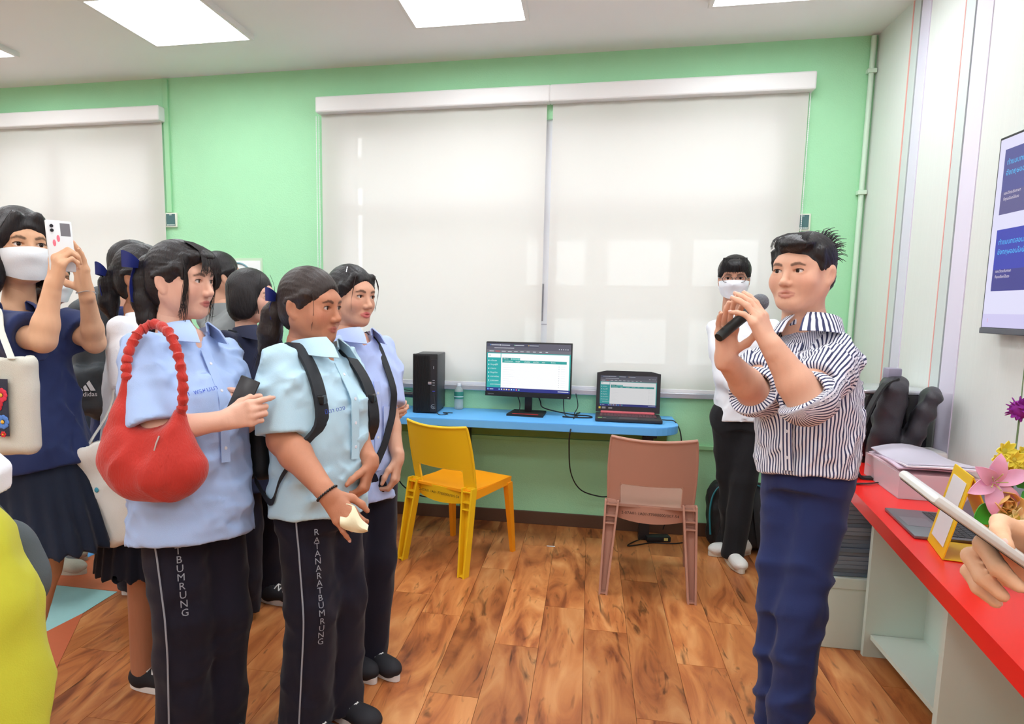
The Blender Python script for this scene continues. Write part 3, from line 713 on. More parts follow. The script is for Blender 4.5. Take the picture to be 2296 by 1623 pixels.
# roller blinds
def blind_mat():
    m = bpy.data.materials.new('blind_fabric'); m.use_nodes = True; N = m.node_tree.nodes; L = m.node_tree.links; N.clear()
    o = N.new('ShaderNodeOutputMaterial'); d = N.new('ShaderNodeBsdfDiffuse'); d.inputs[0].default_value = lin((238, 236, 230)); tr = N.new('ShaderNodeBsdfTranslucent'); tr.inputs[0].default_value = lin((236, 236, 234)); tp = N.new('ShaderNodeBsdfTransparent')
    a = N.new('ShaderNodeMixShader'); a.inputs[0].default_value = .28; L.new(d.outputs[0], a.inputs[1]); L.new(tr.outputs[0], a.inputs[2])
    e = N.new('ShaderNodeMixShader'); e.inputs[0].default_value = .22; L.new(a.outputs[0], e.inputs[1]); L.new(tp.outputs[0], e.inputs[2]); L.new(e.outputs[0], o.inputs[0]); return m
m_blind = blind_mat(); m_rail = mat('blind_rail', (196, 200, 208), .3, .5); YBL = YB-.028
xx = lambda px, py=450: float(ony(px, py, YBL)[0])
blinds = [((-4.95, xx(369)), 'wide cream roller blind pulled down at the left window', .90), ((xx(723), xx(1221)), 'cream roller blind left of the window post, behind the monitor', .93), ((xx(1234), xx(1797)), 'cream roller blind right of the window post, behind the laptop', .925)]
for (x0, x1), lab, z0 in blinds:
    t = thing('roller_blind', lab, 'blind', (0, YBL, 0), 0, 'roller blinds on the window wall')
    G = [[(x0+(x1-x0)*i/30, .0025*math.sin(i*.9+j*.05)+.0015*math.sin(i*2.3), z0+(2.72-z0)*j/12) for i in range(31)] for j in range(13)]
    MB().sheet(G, .0008).build('fabric', m_blind, t, True)
    MB().box((x0, -.012, z0-.034), (x1, .012, z0), .004).build('bottom_rail', m_rail, t); MB().box((x0-.004, -.006, z0), (x1+.004, .006, z0+.022), .002).build('hem_bar', mat('hem', (238, 238, 240), .4), t)
    MB().box((x0-.02, -.06, 2.70), (x1+.02, .027, 2.80), .01).build('cassette', mat('cassette', (236, 236, 234), .4), t)
def bead_chain(x, y, z0, z1):
    b = MB(); n = int((z1-z0)/.011); pr = []
    for i in range(n):
        z = z0+i*.011; pr += [(.0012, z), (.0030, z+.003), (.0030, z+.007), (.0012, z+.010)]
    return b.lathe(pr, 6, (x, y, 0))
for k, (px, side) in enumerate(((711.5, 'left'), (717.5, 'left'), (1800, 'right'))):
    o = bead_chain(xx(px), YBL-.002, 1.02 if px < 1000 else 1.6, 2.70).build('bead_chain', mat('chain', (236, 240, 238), .35), None, True)
    tag(o, ['leftmost of two white bead cords beside the green wall panel', 'white bead cord nearest the middle blind\'s left edge', 'white bead cord along the right edge of the laptop\'s blind'][k], 'cord', 'blind cords')
# outside: added building, its gap lets sky draw bright strips on the blind
ex = thing('added_building', 'added pale building outside, gapped so sky brightens strips of the blind', 'building', (0, 9.5, -1))
ga, gb = float(ony(775, 420, 9.5)[0]), float(ony(812, 420, 9.5)[0])
MB().box((-12, 0, 0), (ga, .3, 7)).build('facade', mat('facade', (150, 152, 150), .8), ex); MB().box((gb, 0, 0), (8, .3, 7)).build('facade', mat('facade', (150, 152, 150), .8), ex)
MB().box((ga-.1, -.02, 4.15), (gb+.1, .2, 4.55)).box((ga+(gb-ga)*.46, 0, 0), (ga+(gb-ga)*.60, .1, 7)).build('gap_divider', mat('facade', (150, 152, 150), .8), ex)  # added bars that break up the bright strip seen through the blind
for i in range(6):
    for z in (1.7, 2.75): 
        MB().box((-.9+i*1.1, -.03, z), (-.1+i*1.1, .01, z+.6)).build('window', mat('ext_window', (246, 248, 250), .3), ex)  # pale bays added to show as lighter spots through the fabric
g = MB().box((-12, YB+.2, -.6), (10, 14, -.5)).build('ground', mat('paving', (150, 148, 140), .8)); g['kind'] = 'structure'
# ceiling light panels
m_led = mat('led', (244, 250, 255), .5, emit=PANEL_POWER)
pl = None
for i, x in enumerate((-3.9, -2.3, -.7, .85)):
    for j, y in enumerate((-1.8, .1, 1.9, 3.5)):
        t = thing('ceiling_light', 'square ceiling light, %s row from the windows, %s from the right wall' % (('fourth', 'third', 'second', 'first')[j], ('fourth', 'third', 'second', 'first')[i]), 'light', (x, y, ZC), 0, 'ceiling light panels')
        f = MB()
        for a, c in (((-.32, -.32), (.32, -.30)), ((-.32, .30), (.32, .32)), ((-.32, -.30), (-.30, .30)), ((.30, -.30), (.32, .30))): f.box((*a, -.03), (*c, 0))
        f.build('frame', m_white, t); MB().box((-.30, -.30, -.022), (.30, .30, -.012)).build('diffuser', m_led, t)
# thermostats, conduit and notice on the green wall
def thermostat(px, py, label):
    c = ony(px, py, YB); t = thing('thermostat', label, 'thermostat', c, 0, 'air conditioner controllers'); b = MB().box((-.045, -.02, -.05), (.045, 0, .05), .004); b.build('case', mat('ivory', (226, 232, 214), .4), t, True)
    MB().box((-.036, -.0215, -.042), (.034, -.0195, .042)).build('display', mat('lcd', (74, 112, 112), .25), t); b = MB()
    for i in range(6): b.box((-.03+i*.0105, -.023, -.038), (-.0225+i*.0105, -.021, -.031))
    b.box((-.01, -.023, .034), (.008, -.021, .037)); tag(b.build('keys', mat('keywhite', (226, 238, 230), .4), t), kind='stuff'); return t
thermostat(387, 494, 'small ivory wall controller beside the left blind under a green conduit'); thermostat(1797, 499, 'small ivory wall controller right of the laptop\'s blind')
c0 = ony(385, 470, YB); o = MB().box((c0[0]-.028, YB-.018, 2.085), (c0[0]+.012, YB-.0005, 2.99), .003).build('wall_trunking', mat('trunk2', (158, 218, 166), .5)); tag(o, 'green cable trunking rising from the controller beside the left blind', 'trunking')
c = ony(545, 640, YB); t = thing('notice', 'white framed notice with a round grey emblem on the green wall', 'notice', c)
MB().box((-.155, -.006, -.2), (.155, 0, .19)).build('frame', mat('notice_frame', (198, 226, 196), .5), t); MB().box((-.14, -.009, -.185), (.14, -.004, .172)).build('sheet', mat('paper', (238, 244, 242), .6), t)
b = MB(); b.tube([(-.03+.10*math.cos(a), -.010, .055+.10*math.sin(a)) for a in np.linspace(0, 2*math.pi, 40)], .007, 6, False); b.build('emblem_ring', mat('emblem', (108, 148, 156), .5), t)
b = MB(); b.M = frame((-.03, -.0105, .085), (1, 0, 0), (0, 0, 1)); b.add(*text_geo('Caution', .04)); b.build('lettering', mat('emblem', (108, 148, 156), .5), t)
# ------------------------------------------------------------------ window counter and what stands on it
ZD = .77
m_blue = mat('blue_laminate', (104, 182, 244), .42, var=.03)
t = thing('counter', 'long sky-blue laminate counter with a rounded end along the window wall', 'counter', (0, 0, 0))
x0, x1, yf, rc = -3.6, .53, 3.945, .17
pts = [(x0, YB-.005), (x0, yf)]+[(x1-rc+rc*math.cos(a), yf+rc+rc*math.sin(a)) for a in np.linspace(-math.pi/2, 0, 9)]+[(x1, YB-.005)]
bm = bmesh.new(); MBx = MB().prism(pts[::-1] if False else pts, ZD-.048, ZD); me = MBx.mesh('top'); bm.from_mesh(me); bmesh.ops.bevel(bm, geom=[e for e in bm.edges if abs(e.verts[0].co.z-e.verts[1].co.z) < 1e-6], offset=.003, segments=2, affect='EDGES'); bm.to_mesh(me); bm.free()
obj('worktop', me, m_blue, t)
for x in (-2.7, -.775, .375):
    b = MB().box((x-.032, 4.24, .0), (x+.032, 4.30, ZD-.07), .003).box((x-.03, 4.02, ZD-.075), (x+.03, 4.40, ZD-.049), .003); b.build('support_post', mat('black_steel', (34, 32, 34), .4), t)
o = MB().box((-3.5, YB-.03, .6), (.5, YB-.002, ZD-.05)).build('back_rail', mat('shaded_green', (120, 160, 84), .6), t)  # olive tone puts the under-counter shade and floor bounce into the colour
m_blk = mat('black_plastic', (30, 31, 34), .42); m_blk2 = mat('matt_black', (22, 22, 24), .6); m_scr = attr_mat('screen_pixels', emit=1.0)
def scr(b, x0, z0, x1, z1, c, y=0.):
    """flat coloured patch in the x-z plane of a screen"""
    b.col = lin(c)[:3]; b.add([(x0, y, z0), (x1, y, z0), (x1, y, z1), (x0, y, z1)], [(0, 1, 2, 3)])
def scr_text(b, s, x, z, size, c, y=-.0006, align='LEFT'):
    b.col = lin(c)[:3]; V, F = text_geo(s, size, align, 1); b.add(np.stack([V[:, 0]+x, np.full(len(V), y), V[:, 1]+z], 1), F)
def desktop(W, Hh, dim=1.):
    """browser with a teal admin page; origin at the lower left of the screen"""
    b = MB(); c = lambda q: tuple(int(v*dim) for v in q); w = lambda f: W*f; h = lambda f: Hh*f; y1, y2 = -.0003, -.0006
    scr(b, 0, 0, W, Hh, c((250, 251, 252)))
    scr(b, 0, h(.865), W, Hh, c((92, 92, 106)), y1); scr(b, 0, h(.80), W, h(.868), c((112, 112, 122)), y1); scr(b, 0, h(.93), w(.62), Hh, c((70, 72, 92)), y2)
    scr(b, 0, h(.075), w(.175), h(.80), c((32, 168, 168)), y1); scr(b, w(.175), h(.785), W, h(.80), c((40, 170, 165)), y1); scr(b, w(.985), h(.075), W, h(.80), c((40, 170, 165)), y1)
    scr(b, w(.012), h(.70), w(.168), h(.785), c((252, 253, 253)), y2); scr(b, w(.02), h(.735), w(.05), h(.755), c((190, 200, 205)), -.0009)
    scr(b, 0, 0, W, h(.075), c((28, 40, 128)), y1)
    for i, s in enumerate(('หน้าแรก', 'ข้อมูลผู้ใช้', 'รายการ', 'ข้อมูลวิชา', 'ตารางเรียน', 'รายงานผล')): scr_text(b, s, w(.045), h(.635-.083*i), h(.042), c((225, 245, 245))); scr(b, w(.018), h(.625-.083*i), w(.031), h(.647-.083*i), c((225, 245, 245)), y2)
    scr(b, w(.01), h(.185), w(.165), h(.189), c((150, 220, 218)), y2); scr_text(b, 'ออกจากระบบ', w(.045), h(.14), h(.042), c((225, 245, 245)))
    scr(b, w(.19), h(.655), w(.295), h(.70), c((30, 142, 140)), y1); scr(b, w(.30), h(.655), w(.405), h(.70), c((60, 182, 176)), y1); scr(b, w(.19), h(.60), w(.955), h(.655), c((36, 160, 156)), y1)
    for i, s in enumerate(('รหัสนักศึกษา', 'ชื่อผู้ใช้', 'นามสกุล', 'สาขาวิชา', 'คณะ', 'จัดการ')): scr_text(b, s, w(.215+.105*i+.03*(i > 0)), h(.627), h(.036), c((240, 252, 250)))
    scr_text(b, 'ทั้งหมด', w(.205), h(.677), h(.034), c((235, 250, 248))); scr_text(b, 'นักศึกษาใหม่', w(.31), h(.677), h(.034), c((235, 250, 248)))
    for i in range(10):
        scr(b, w(.20), h(.545-.047*i), w(.27+.03*((i*7) % 3)), h(.549-.047*i), c((226, 230, 234)), y1); scr(b, w(.865), h(.54-.047*i), w(.87), h(.552-.047*i), c((150, 160, 170)), y1); scr(b, w(.89), h(.545-.047*i), w(.94), h(.549-.047*i), c((224, 228, 232)), y1)
    for i, x in enumerate((.04, .16, .33, .50)): scr(b, w(x+.012), h(.955), w(x+.12), h(.968), c((206, 212, 222)), -.0009); scr(b, w(x), h(.952), w(x+.008), h(.972), c(((90, 170, 240), (240, 240, 245), (120, 200, 150), (240, 200, 90))[i]), -.0009)
    scr(b, w(.09), h(.895), w(.33), h(.908), c((200, 204, 214)), y2)
    for i in range(10): scr(b, w(.03+.075*i), h(.828), w(.085+.072*i), h(.840), c((214, 218, 226) if i != 1 else (230, 70, 70)), y2)
    for i in range(5): scr(b, w(.86+.025*i), h(.890), w(.87+.025*i), h(.91), c((220, 224, 232)), y2)
    for i, q in enumerate(((110, 200, 250), (220, 225, 235), (235, 200, 110), (240, 240, 245), (250, 200, 80), (190, 230, 250), (90, 170, 250), (240, 120, 120), (120, 220, 170))): scr(b, w(.15+.03*i), h(.026), w(.165+.03*i), h(.052), c(q), y2)
    scr(b, w(.012), h(.024), w(.026), h(.054), c((110, 200, 250)), y2); scr(b, w(.04), h(.03), w(.085), h(.046), c((190, 196, 220)), y2); scr(b, w(.86), h(.03), w(.985), h(.046), c((206, 210, 230)), y2)
    return b
def monitor(label, pos, rz, W=.535, Hs=.318, zb=.155, brand=True):
    t = thing('monitor', label, 'monitor', pos, rz)
    tilt = MB().box((-W/2, -.018, zb), (W/2, .02, zb+Hs+.026), .004).box((-.16, .018, zb+.06), (.16, .05, zb+.25), .01); tilt.build('housing', m_blk, t, True)
    MB().box((-W/2, -.024, zb-.003), (W/2, -.016, zb+.026), .002).build('lower_bezel', m_blk2, t)
    MB().box((-.022, .02, .012), (.022, .05, zb+.12), .004).build('stand_neck', m_blk, t, True)
    MB().prism([(-.115, -.10), (.115, -.10), (.105, .11), (-.105, .11)], 0, .013).build('stand_base', m_blk2, t); MB().box((-.082, -.085, .0128), (.082, -.070, .0142)).build('red_strip', mat('red_strip', (206, 44, 52), .5), t)
    return t
p = onz(1186, 926, ZD); mon = monitor('large black desktop monitor showing a teal and white web page', (-.375, 4.24, ZD), R(-5), .545, .318, .115)
b = desktop(.532, .306); o = b.build('screen', m_scr, mon, cols=True); o.location = (-.266, -.0185, .115+.029)
b = MB(); b.M = frame((-.255, -.0245, .1265), (1, 0, 0), (0, 0, 1)); b.add(*text_geo('Lenovo', .013, 'LEFT')); b.build('brand_lettering', mat('brandgrey', (150, 150, 155), .4), mon); MB().box((.256, -.0247, .1215), (.260, -.0243, .1245)).build('power_led', mat('ledw', (240, 240, 240), .4, emit=1.), mon)
# monitor half hidden behind the students
mon2 = monitor('black monitor with a blue desktop, mostly hidden behind the students', (-1.555, 4.20, ZD), R(-2), .52, .30, .13)
b = MB(); scr(b, 0, 0, .508, .288, (70, 84, 238)); scr(b, .0, .0, .508, .016, (26, 34, 110), -.0003); scr(b, .20, .10, .452, .245, (235, 236, 242), -.0003); scr(b, .20, .10, .448, .235, (40, 26, 52), -.0006)
for i in range(6): scr(b, .16+.03*i, .004, .172+.03*i, .012, (200, 210, 240), -.0006)
o = b.build('screen', m_scr, mon2, cols=True); o.location = (-.254, -.0185, .130+.029)
MB().tube([(.02, .05, .11), (.2, .06, .105), (.44, .03, .10)], .018, 10).build('support_arm', m_blk, mon2, True)
wc = thing('webcam', 'small black webcam clipped on top of the half hidden monitor', 'webcam', (-1.375, 4.205, ZD+.456)); MB().tube([(-.035, 0, .018), (.035, 0, .018)], [.016, .016], 14).build('body', m_blk, wc, True); MB().box((-.018, -.012, -.012), (.018, .03, .006), .003).build('clip', m_blk2, wc); MB().lathe([(.001, 0), (.008, 0), (.008, .004), (.001, .004)], 12).build('lens', mat('lens', (12, 14, 30), .1), wc).matrix_local = Matrix.Translation((0, -.016, .018)) @ Matrix.Rotation(R(90), 4, 'X')
# tower PC
tw = thing('tower_computer', 'black tower computer with a ribbed front beside the water bottle', 'computer', (-1.02, 4.255, ZD), R(2))
MB().box((-.079, -.135, .008), (.079, .14, .375), .006).build('case', mat('case_black', (58, 58, 62), .45), tw, True); MB().box((-.079, -.148, .004), (.079, -.133, .378), .004).build('front_panel', m_blk2, tw, True)
for i in range(14): MB().box((-.074+i*.0076, -.153, .012), (-.0695+i*.0076, -.147, .37), .0012).build('rib', mat('rib_black', (26, 26, 28), .5), tw)
MB().box((.036, -.1515, .012), (.076, -.147, .345), .001).build('port_strip', mat('strip_black', (40, 40, 44), .4), tw); MB().box((.02, -.156, .185), (.044, -.148, .203), .003).build('chrome_badge', mat('chromey', (214, 216, 220), .2, .9), tw)
b = MB().box((.054, -.153, .285), (.058, -.151, .303)); b.box((.050, -.153, .18), (.064, -.151, .184)).box((.050, -.153, .195), (.064, -.151, .199)).box((.050, -.153, .21), (.064, -.151, .214)); b.build('port', mat('portgrey', (160, 164, 170), .4), tw); MB().box((.049, -.153, .142), (.066, -.151, .146)).build('usb_port', mat('usbblue', (80, 90, 220), .4), tw)
b = MB().tube([(.056+.014*math.cos(a), -.153, .045+.014*math.sin(a)) for a in np.linspace(0, 6.283, 24)], .0012, 5, False); b.M = frame((.056, -.153, .045), (1, 0, 0), (0, 0, 1)); b.add(*text_geo('hp', .018)); b.build('emblem', mat('hpgrey', (170, 172, 178), .3), tw)
for x in (-.06, .06):
    for y in (-.1, .1): MB().box((x-.012, y-.012, 0), (x+.012, y+.012, .009)).build('foot', m_blk2, tw)
# bottle
bt = thing('water_bottle', 'small clear plastic water bottle with a teal label beside the tower', 'bottle', (-.84, 4.34, ZD))
MB().lathe([(.026, 0), (.0305, .006), (.0305, .05), (.0295, .055), (.0305, .06), (.0305, .118), (.026, .135), (.014, .150), (.0125, .158)], 20).build('bottle_body', mat('pet', (236, 246, 246), .06, alpha=.38, spec=.8), bt, True)
MB().lathe([(.0312, .070), (.0312, .118)], 24).build('label', mat('teal_label', (60, 140, 122), .4), bt, True); MB().lathe([(.0315, .083), (.0315, .089)], 24).build('label_band', mat('label_w', (220, 236, 230), .4), bt, True); MB().lathe([(.0135, .155), (.0145, .156), (.0145, .172), (.0135, .174)], 18).build('cap', mat('cap_white', (236, 240, 242), .4), bt, True)
# laptop (dark, pink hinge)
lp = thing('laptop', 'open dark laptop with a pink-red hinge showing the teal web page', 'laptop', (.245, 4.20, ZD), R(-1)); m_lap = mat('laptop_black', (40, 38, 42), .5)
MB().box((-.195, -.125, .003), (.195, .12, .022), .004).build('base', m_lap, lp, True); MB().box((-.165, .098, .018), (.165, .124, .034), .005).build('hinge_bar', mat('hinge_red', (226, 110, 120), .45), lp, True)
kb = MB()
for r_ in range(5):
    for c_ in range(16): kb.box((-.168+c_*.0212, -.03+r_*.0215, .0215), (-.168+c_*.0212+.018, -.03+r_*.0215+.0185, .0245))
o = kb.build('keyboard', mat('lap_keys', (96, 62, 68), .5), lp); tag(o, kind='stuff'); MB().box((-.055, -.115, .0217), (.055, -.045, .0225)).build('touchpad', mat('pad', (52, 48, 52), .4), lp)
MB().box((-.18, -.105, .0217), (-.155, -.088, .0227)).build('green_sticker', mat('gsticker', (140, 210, 120), .5), lp); MB().box((-.15, -.103, .0217), (-.13, -.094, .0226)).build('grey_sticker', mat('gsticker2', (150, 150, 150), .5), lp)
lid = MB().prism([(-.195, 0), (.195, 0), (.195, .248), (.135, .262), (-.135, .262), (-.195, .248)], -.008, .0)
lm = lid.mesh('lid'); lo_ = obj('lid', lm, m_lap, lp); lo_.matrix_local = Matrix.Translation((0, .112, .026)) @ Matrix.Rotation(R(90-12), 4, 'X')
lo_.matrix_local = Matrix.Translation((0, .112, .026)) @ Matrix.Rotation(R(83), 4, 'X')
b = desktop(.345, .194, .82); o = b.build('screen', m_scr, lo_, cols=True); o.matrix_local = Matrix(((1, 0, 0, -.1725), (0, 0, 1, .038), (0, -1, 0, .0006), (0, 0, 0, 1)))
MB().box((-.178, .021, -.001), (-.166, .033, .0006)).build('yellow_sticker', mat('ysticker', (220, 200, 60), .5), lo_); b = MB().box((-.158, .021, -.001), (-.135, .033, .0006)); b.box((-.118, .022, -.001), (-.094, .030, .0006)); b.build('spec_sticker', mat('gsticker2', (150, 150, 150), .5), lo_)
# cables
def cable(label, pts, r=.0035, c=(24, 24, 26), n=40, name='cable'):
    o = MB().tube(smooth_path(pts, n), r, 6).build(name, mat('cable_%02x%02x%02x' % c, c, .5), None, True); return tag(o, label, 'cable', 'cables around the window counter')
z = ZD+.005
cable('black cable hanging from the blue counter down behind the pink-brown chair', [ony(1300, 925, 4.36), (onz(1290, 933, ZD)+A3((0, .0, .006))), ony(1279, 965, 3.93), ony(1276, 1000, 4.0), ony(1280, 1060, 4.2), ony(1302, 1098, 4.3), ony(1345, 1113, 4.33), ony(1370, 1112, 4.36)], .004)
cable('black power lead curving from the laptop over the counter\'s rounded end', [(.43, 4.19, z+.005), (.47, 4.19, z+.004), (.52, 4.16, z), (.552, 4.13, .70), (.56, 4.15, .55), (.55, 4.25, .3), (.50, 4.33, .05)], .0035)
cable('black cable looping from the monitor\'s back to the laptop\'s left side', [(-.33, 4.28, ZD+.16), (-.30, 4.31, ZD+.08), (-.27, 4.27, ZD+.04), (-.1, 4.26, z+.004), (.0, 4.26, z), (.03, 4.21, z), (.0, 4.18, z), (-.10, 4.17, z), (-.15, 4.18, z)], .004)
cable('thin black cable in a loop below the monitor\'s right corner', [(-.15, 4.26, ZD+.135), (-.148, 4.25, ZD+.06), (-.13, 4.22, z), (-.06, 4.19, z), (-.08, 4.25, z+.01), (-.06, 4.28, ZD+.06), (-.075, 4.28, ZD+.14)], .003)
cable('short black cable behind the monitor\'s stand neck', [(-.46, 4.27, ZD+.15), (-.43, 4.29, ZD+.07), (-.425, 4.26, z), (-.40, 4.3, z)], .003)
cable('thin black lead from the webcam drooping to the tower', [(-1.375, 4.24, ZD+.455), (-1.29, 4.24, ZD+.36), (-1.32, 4.25, ZD+.22), (-1.25, 4.27, ZD+.14), (-1.12, 4.30, ZD+.11)], .002)
cable('thin black cables coiled on the counter at the tower\'s front corner', [(-.955, 4.10, ZD+.14), (-.94, 4.07, ZD+.06), (-.915, 4.06, z), (-.86, 4.09, z), (-.90, 4.13, z), (-.84, 4.14, z)], .0025)
cable('dark cable sagging under the counter behind the yellow chair', [ony(850, 1010, 4.36), ony(880, 1050, 4.3), ony(905, 1090, 4.2), ony(950, 1113, 4.2), ony(990, 1108, 4.25), ony(1020, 1090, 4.33)], .004)
# adapter on the floor
ad = thing('power_adapter', 'black power adapter lying on the floor behind the pink-brown chair', 'adapter', (.46, 4.25, 0), R(12)); MB().box((-.075, -.035, .002), (.075, .035, .036), .006).build('brick', m_blk, ad, True); MB().box((.03, -.0355, .012), (.055, -.034, .03)).build('sticker', mat('ysticker2', (214, 204, 120), .5), ad)
cable('black lead trailing over the floor from the power adapter', [(.38, 4.24, .015), (.31, 4.18, .005), (.27, 4.10, .005), (.33, 4.13, .005), (.42, 4.19, .005), (.52, 4.20, .005), (.60, 4.23, .005), (.66, 4.3, .006), (.64, 4.35, .08), (.58, 4.36, .16), (.56, 4.36, .3)], .0035)
o = MB().box((-.025, -.006, 0), (.025, .006, .001)).build('paper_scrap', mat('scrap', (226, 226, 226), .6)); o.location = tuple(onz(1235, 1225, 0)+A3((0, 0, .001))); tag(o, 'tiny scrap of white paper on the wooden floor', 'scrap')
# ------------------------------------------------------------------ moulded plastic chairs
def make_chair(label, base_m, dark_m, pos, rz, code, light_m):
    """back towards -y, seat front +y"""
    t = thing('chair', label, 'chair', pos, rz, 'moulded plastic chairs')
    def back_pt(u, z):          # u -1..1 across, curved shell leaning backwards
        q = (z-.44)/.38; w = .205+.012*math.sin(q*2.2)-.016*q*q; y = -.185-.075*q-.02*q*q+.048*(1-u*u)*(-.9)+.04
        return (u*w, y, z+.012*u*u*q)
    top = [[back_pt(u, z) for u in np.linspace(-1, 1, 17)] for z in np.linspace(.565, .80, 11)]
    G = [[(x, y, z) for x, y, z in r] for r in top]; o = MB().sheet(G, .011).build('backrest', base_m, t, True)
    rim = [back_pt(u, .80) for u in np.linspace(-1, 1, 17)]; MB().tube([back_pt(-1, z) for z in np.linspace(.46, .79, 8)]+[(x, y-.003, z) for x, y, z in rim]+[back_pt(1, z) for z in np.linspace(.79, .46, 8)], .0085, 8).build('rolled_rim', base_m, o, True)
    for s in (-1, 1):
        G = [[back_pt(s*u, z) for u in (.72+.04*abs(z-.52)/.05*0, .86, 1.)] for z in np.linspace(.40, .57, 8)]
        MB().sheet(G if s > 0 else [r[::-1] for r in G], .012).build('back_stile', base_m, t, True)
    MB().tube([back_pt(-.74, .475), back_pt(-.74, .55), back_pt(-.68, .565)]+[back_pt(u, .566) for u in np.linspace(-.5, .5, 7)]+[back_pt(.68, .565), back_pt(.74, .55), back_pt(.74, .475)], .006, 8).build('slot_rim', light_m, t, True)
    G = [[(u*.19, back_pt(u, .46)[1]-.006*(1-k), .455-.072*k-.02*(1-u*u)*k) for u in np.linspace(-1, 1, 13)] for k in np.linspace(0, 1, 5)]
    rail = MB().sheet(G, .012).build('rear_rail', base_m, t, True)
    b = MB(); b.M = frame((0, back_pt(0, .46)[1]-.014, .415), (1, 0, 0), (0, 0, 1)); b.add(*text_geo(code, .021)); b.build('stencil_code', mat('ink', (30, 26, 24), .6), rail)
    seat = [[(u*(.205+.012*v), -.20+.41*v, .452-.016*math.sin(math.pi*min(1, v*1.05))*(1-u*u*.8)+.016*max(0, v-.6)-.05*max(0, v-.9)*5*(v-.9)) for u in np.linspace(-1, 1, 13)] for v in np.linspace(0, 1, 14)]
    MB().sheet(seat, .014).build('seat', dark_m, t, True)
    for s in (-1, 1):
        MB().sheet([[(s*.208, -.19+.40*v, .452), (s*.212, -.19+.40*v, .452-.052+.02*v)] if s < 0 else [(s*.212, -.19+.40*v, .452-.052+.02*v), (s*.208, -.19+.40*v, .452)] for v in np.linspace(0, 1, 8)], .010).build('side_skirt', dark_m, t, True)
        # front leg: flat blade bent from the skirt
        f0 = A3((s*.205, .19, .43)); f1 = A3((s*.222, .235, 0))
        b = MB(); P = [f0*(1-k)+f1*k for k in np.linspace(0, 1, 8)]
        V = []
        for k, q in enumerate(P):
            w_ = .034-.014*k/7; dpt = .026-.010*k/7
            V += [q+A3((-s*.0-w_/2, -dpt, 0)), q+A3((w_/2, -dpt, 0)), q+A3((w_/2, dpt, 0)), q+A3((-w_/2, dpt, 0))]
        F = [(i*4+j, i*4+(j+1) % 4, i*4+4+(j+1) % 4, i*4+4+j) for i in range(7) for j in range(4)]+[(3, 2, 1, 0), (28, 29, 30, 31)]
        b.add(V, F); b.build('leg', dark_m, t)
        # rear leg: channel section open to the back, with cross ribs
        r0 = A3((s*.19, -.182, .47)); r1 = A3((s*.215, -.265, 0)); b = MB(); ns = 9
        for sx in (-1, 1):
            V = []
            for k in np.linspace(0, 1, ns):
                q = r0*(1-k)+r1*k; w_ = (.062-.028*k)/2; dpt = .024
                for dx, dy in ((w_*sx-.005, -dpt), (w_*sx+.005, -dpt), (w_*sx+.005, dpt), (w_*sx-.005, dpt)): V.append(q+A3((dx, dy, 0)))
            b.add(V, [(i*4+j, i*4+(j+1) % 4, i*4+4+(j+1) % 4, i*4+4+j) for i in range(ns-1) for j in range(4)]+[(3, 2, 1, 0), (ns*4-4, ns*4-3, ns*4-2, ns*4-1)])
        V = []
        for k in np.linspace(0, 1, ns):
            q = r0*(1-k)+r1*k; w_ = (.062-.028*k)/2
            for dx, dy in ((-w_, .012), (w_, .012), (w_, .022), (-w_, .022)): V.append(q+A3((dx, dy, 0)))
        b.add(V, [(i*4+j, i*4+(j+1) % 4, i*4+4+(j+1) % 4, i*4+4+j) for i in range(ns-1) for j in range(4)]+[(3, 2, 1, 0), (ns*4-4, ns*4-3, ns*4-2, ns*4-1)])
        for k in (.04, .16, .24, .985):
            q = r0*(1-k)+r1*k; w_ = (.062-.028*k)/2; b.box(q-A3((w_, .022, .003)), q+A3((w_, .016, .003)))
        b.build('leg', base_m, t)
    return t
def fit_chair(a, b_):
    """a = back-left foot, b_ = front-left foot (floor points) -> position and heading"""
    v = A3(b_)-A3(a); return math.atan2(v[1], v[0])-math.pi/2
yl = [mat('yellow_%d' % i, c, .38, var=.02) for i, c in enumerate(((246, 200, 30), (252, 164, 24), (250, 214, 70)))]
mid = (onz(911, 1252, 0)+onz(1145, 1232, 0))/2
make_chair('bright yellow moulded plastic chair with an orange seat at the counter', yl[0], yl[1], (mid[0], mid[1], 0), R(-25), '2-07A01-1A01-77000000/005-54', yl[2])
br = [mat('pinkbrown_%d' % i, c, .5, var=.02) for i, c in enumerate(((190, 142, 122), (168, 126, 108), (200, 156, 136)))]
make_chair('pinkish-brown moulded plastic chair in front of the laptop', br[0], br[1], (.34, 3.63, 0), R(-3), '2-07A01-1A01-77000000/007-54', br[2])
gy = [mat('taupe_%d' % i, c, .5) for i, c in enumerate(((168, 152, 132), (150, 134, 116), (184, 170, 150)))]
make_chair('taupe plastic chair half hidden behind the student with a crossbody strap', gy[0], gy[1], (-1.42, 3.92, 0), R(8), '2-07A01-1A01-77000000/004-54', gy[2])
make_chair('taupe plastic chair behind the student with the flowered tote', gy[0], gy[1], (-3.15, 3.75, 0), R(30), '2-07A01-1A01-77000000/003-54', gy[2])
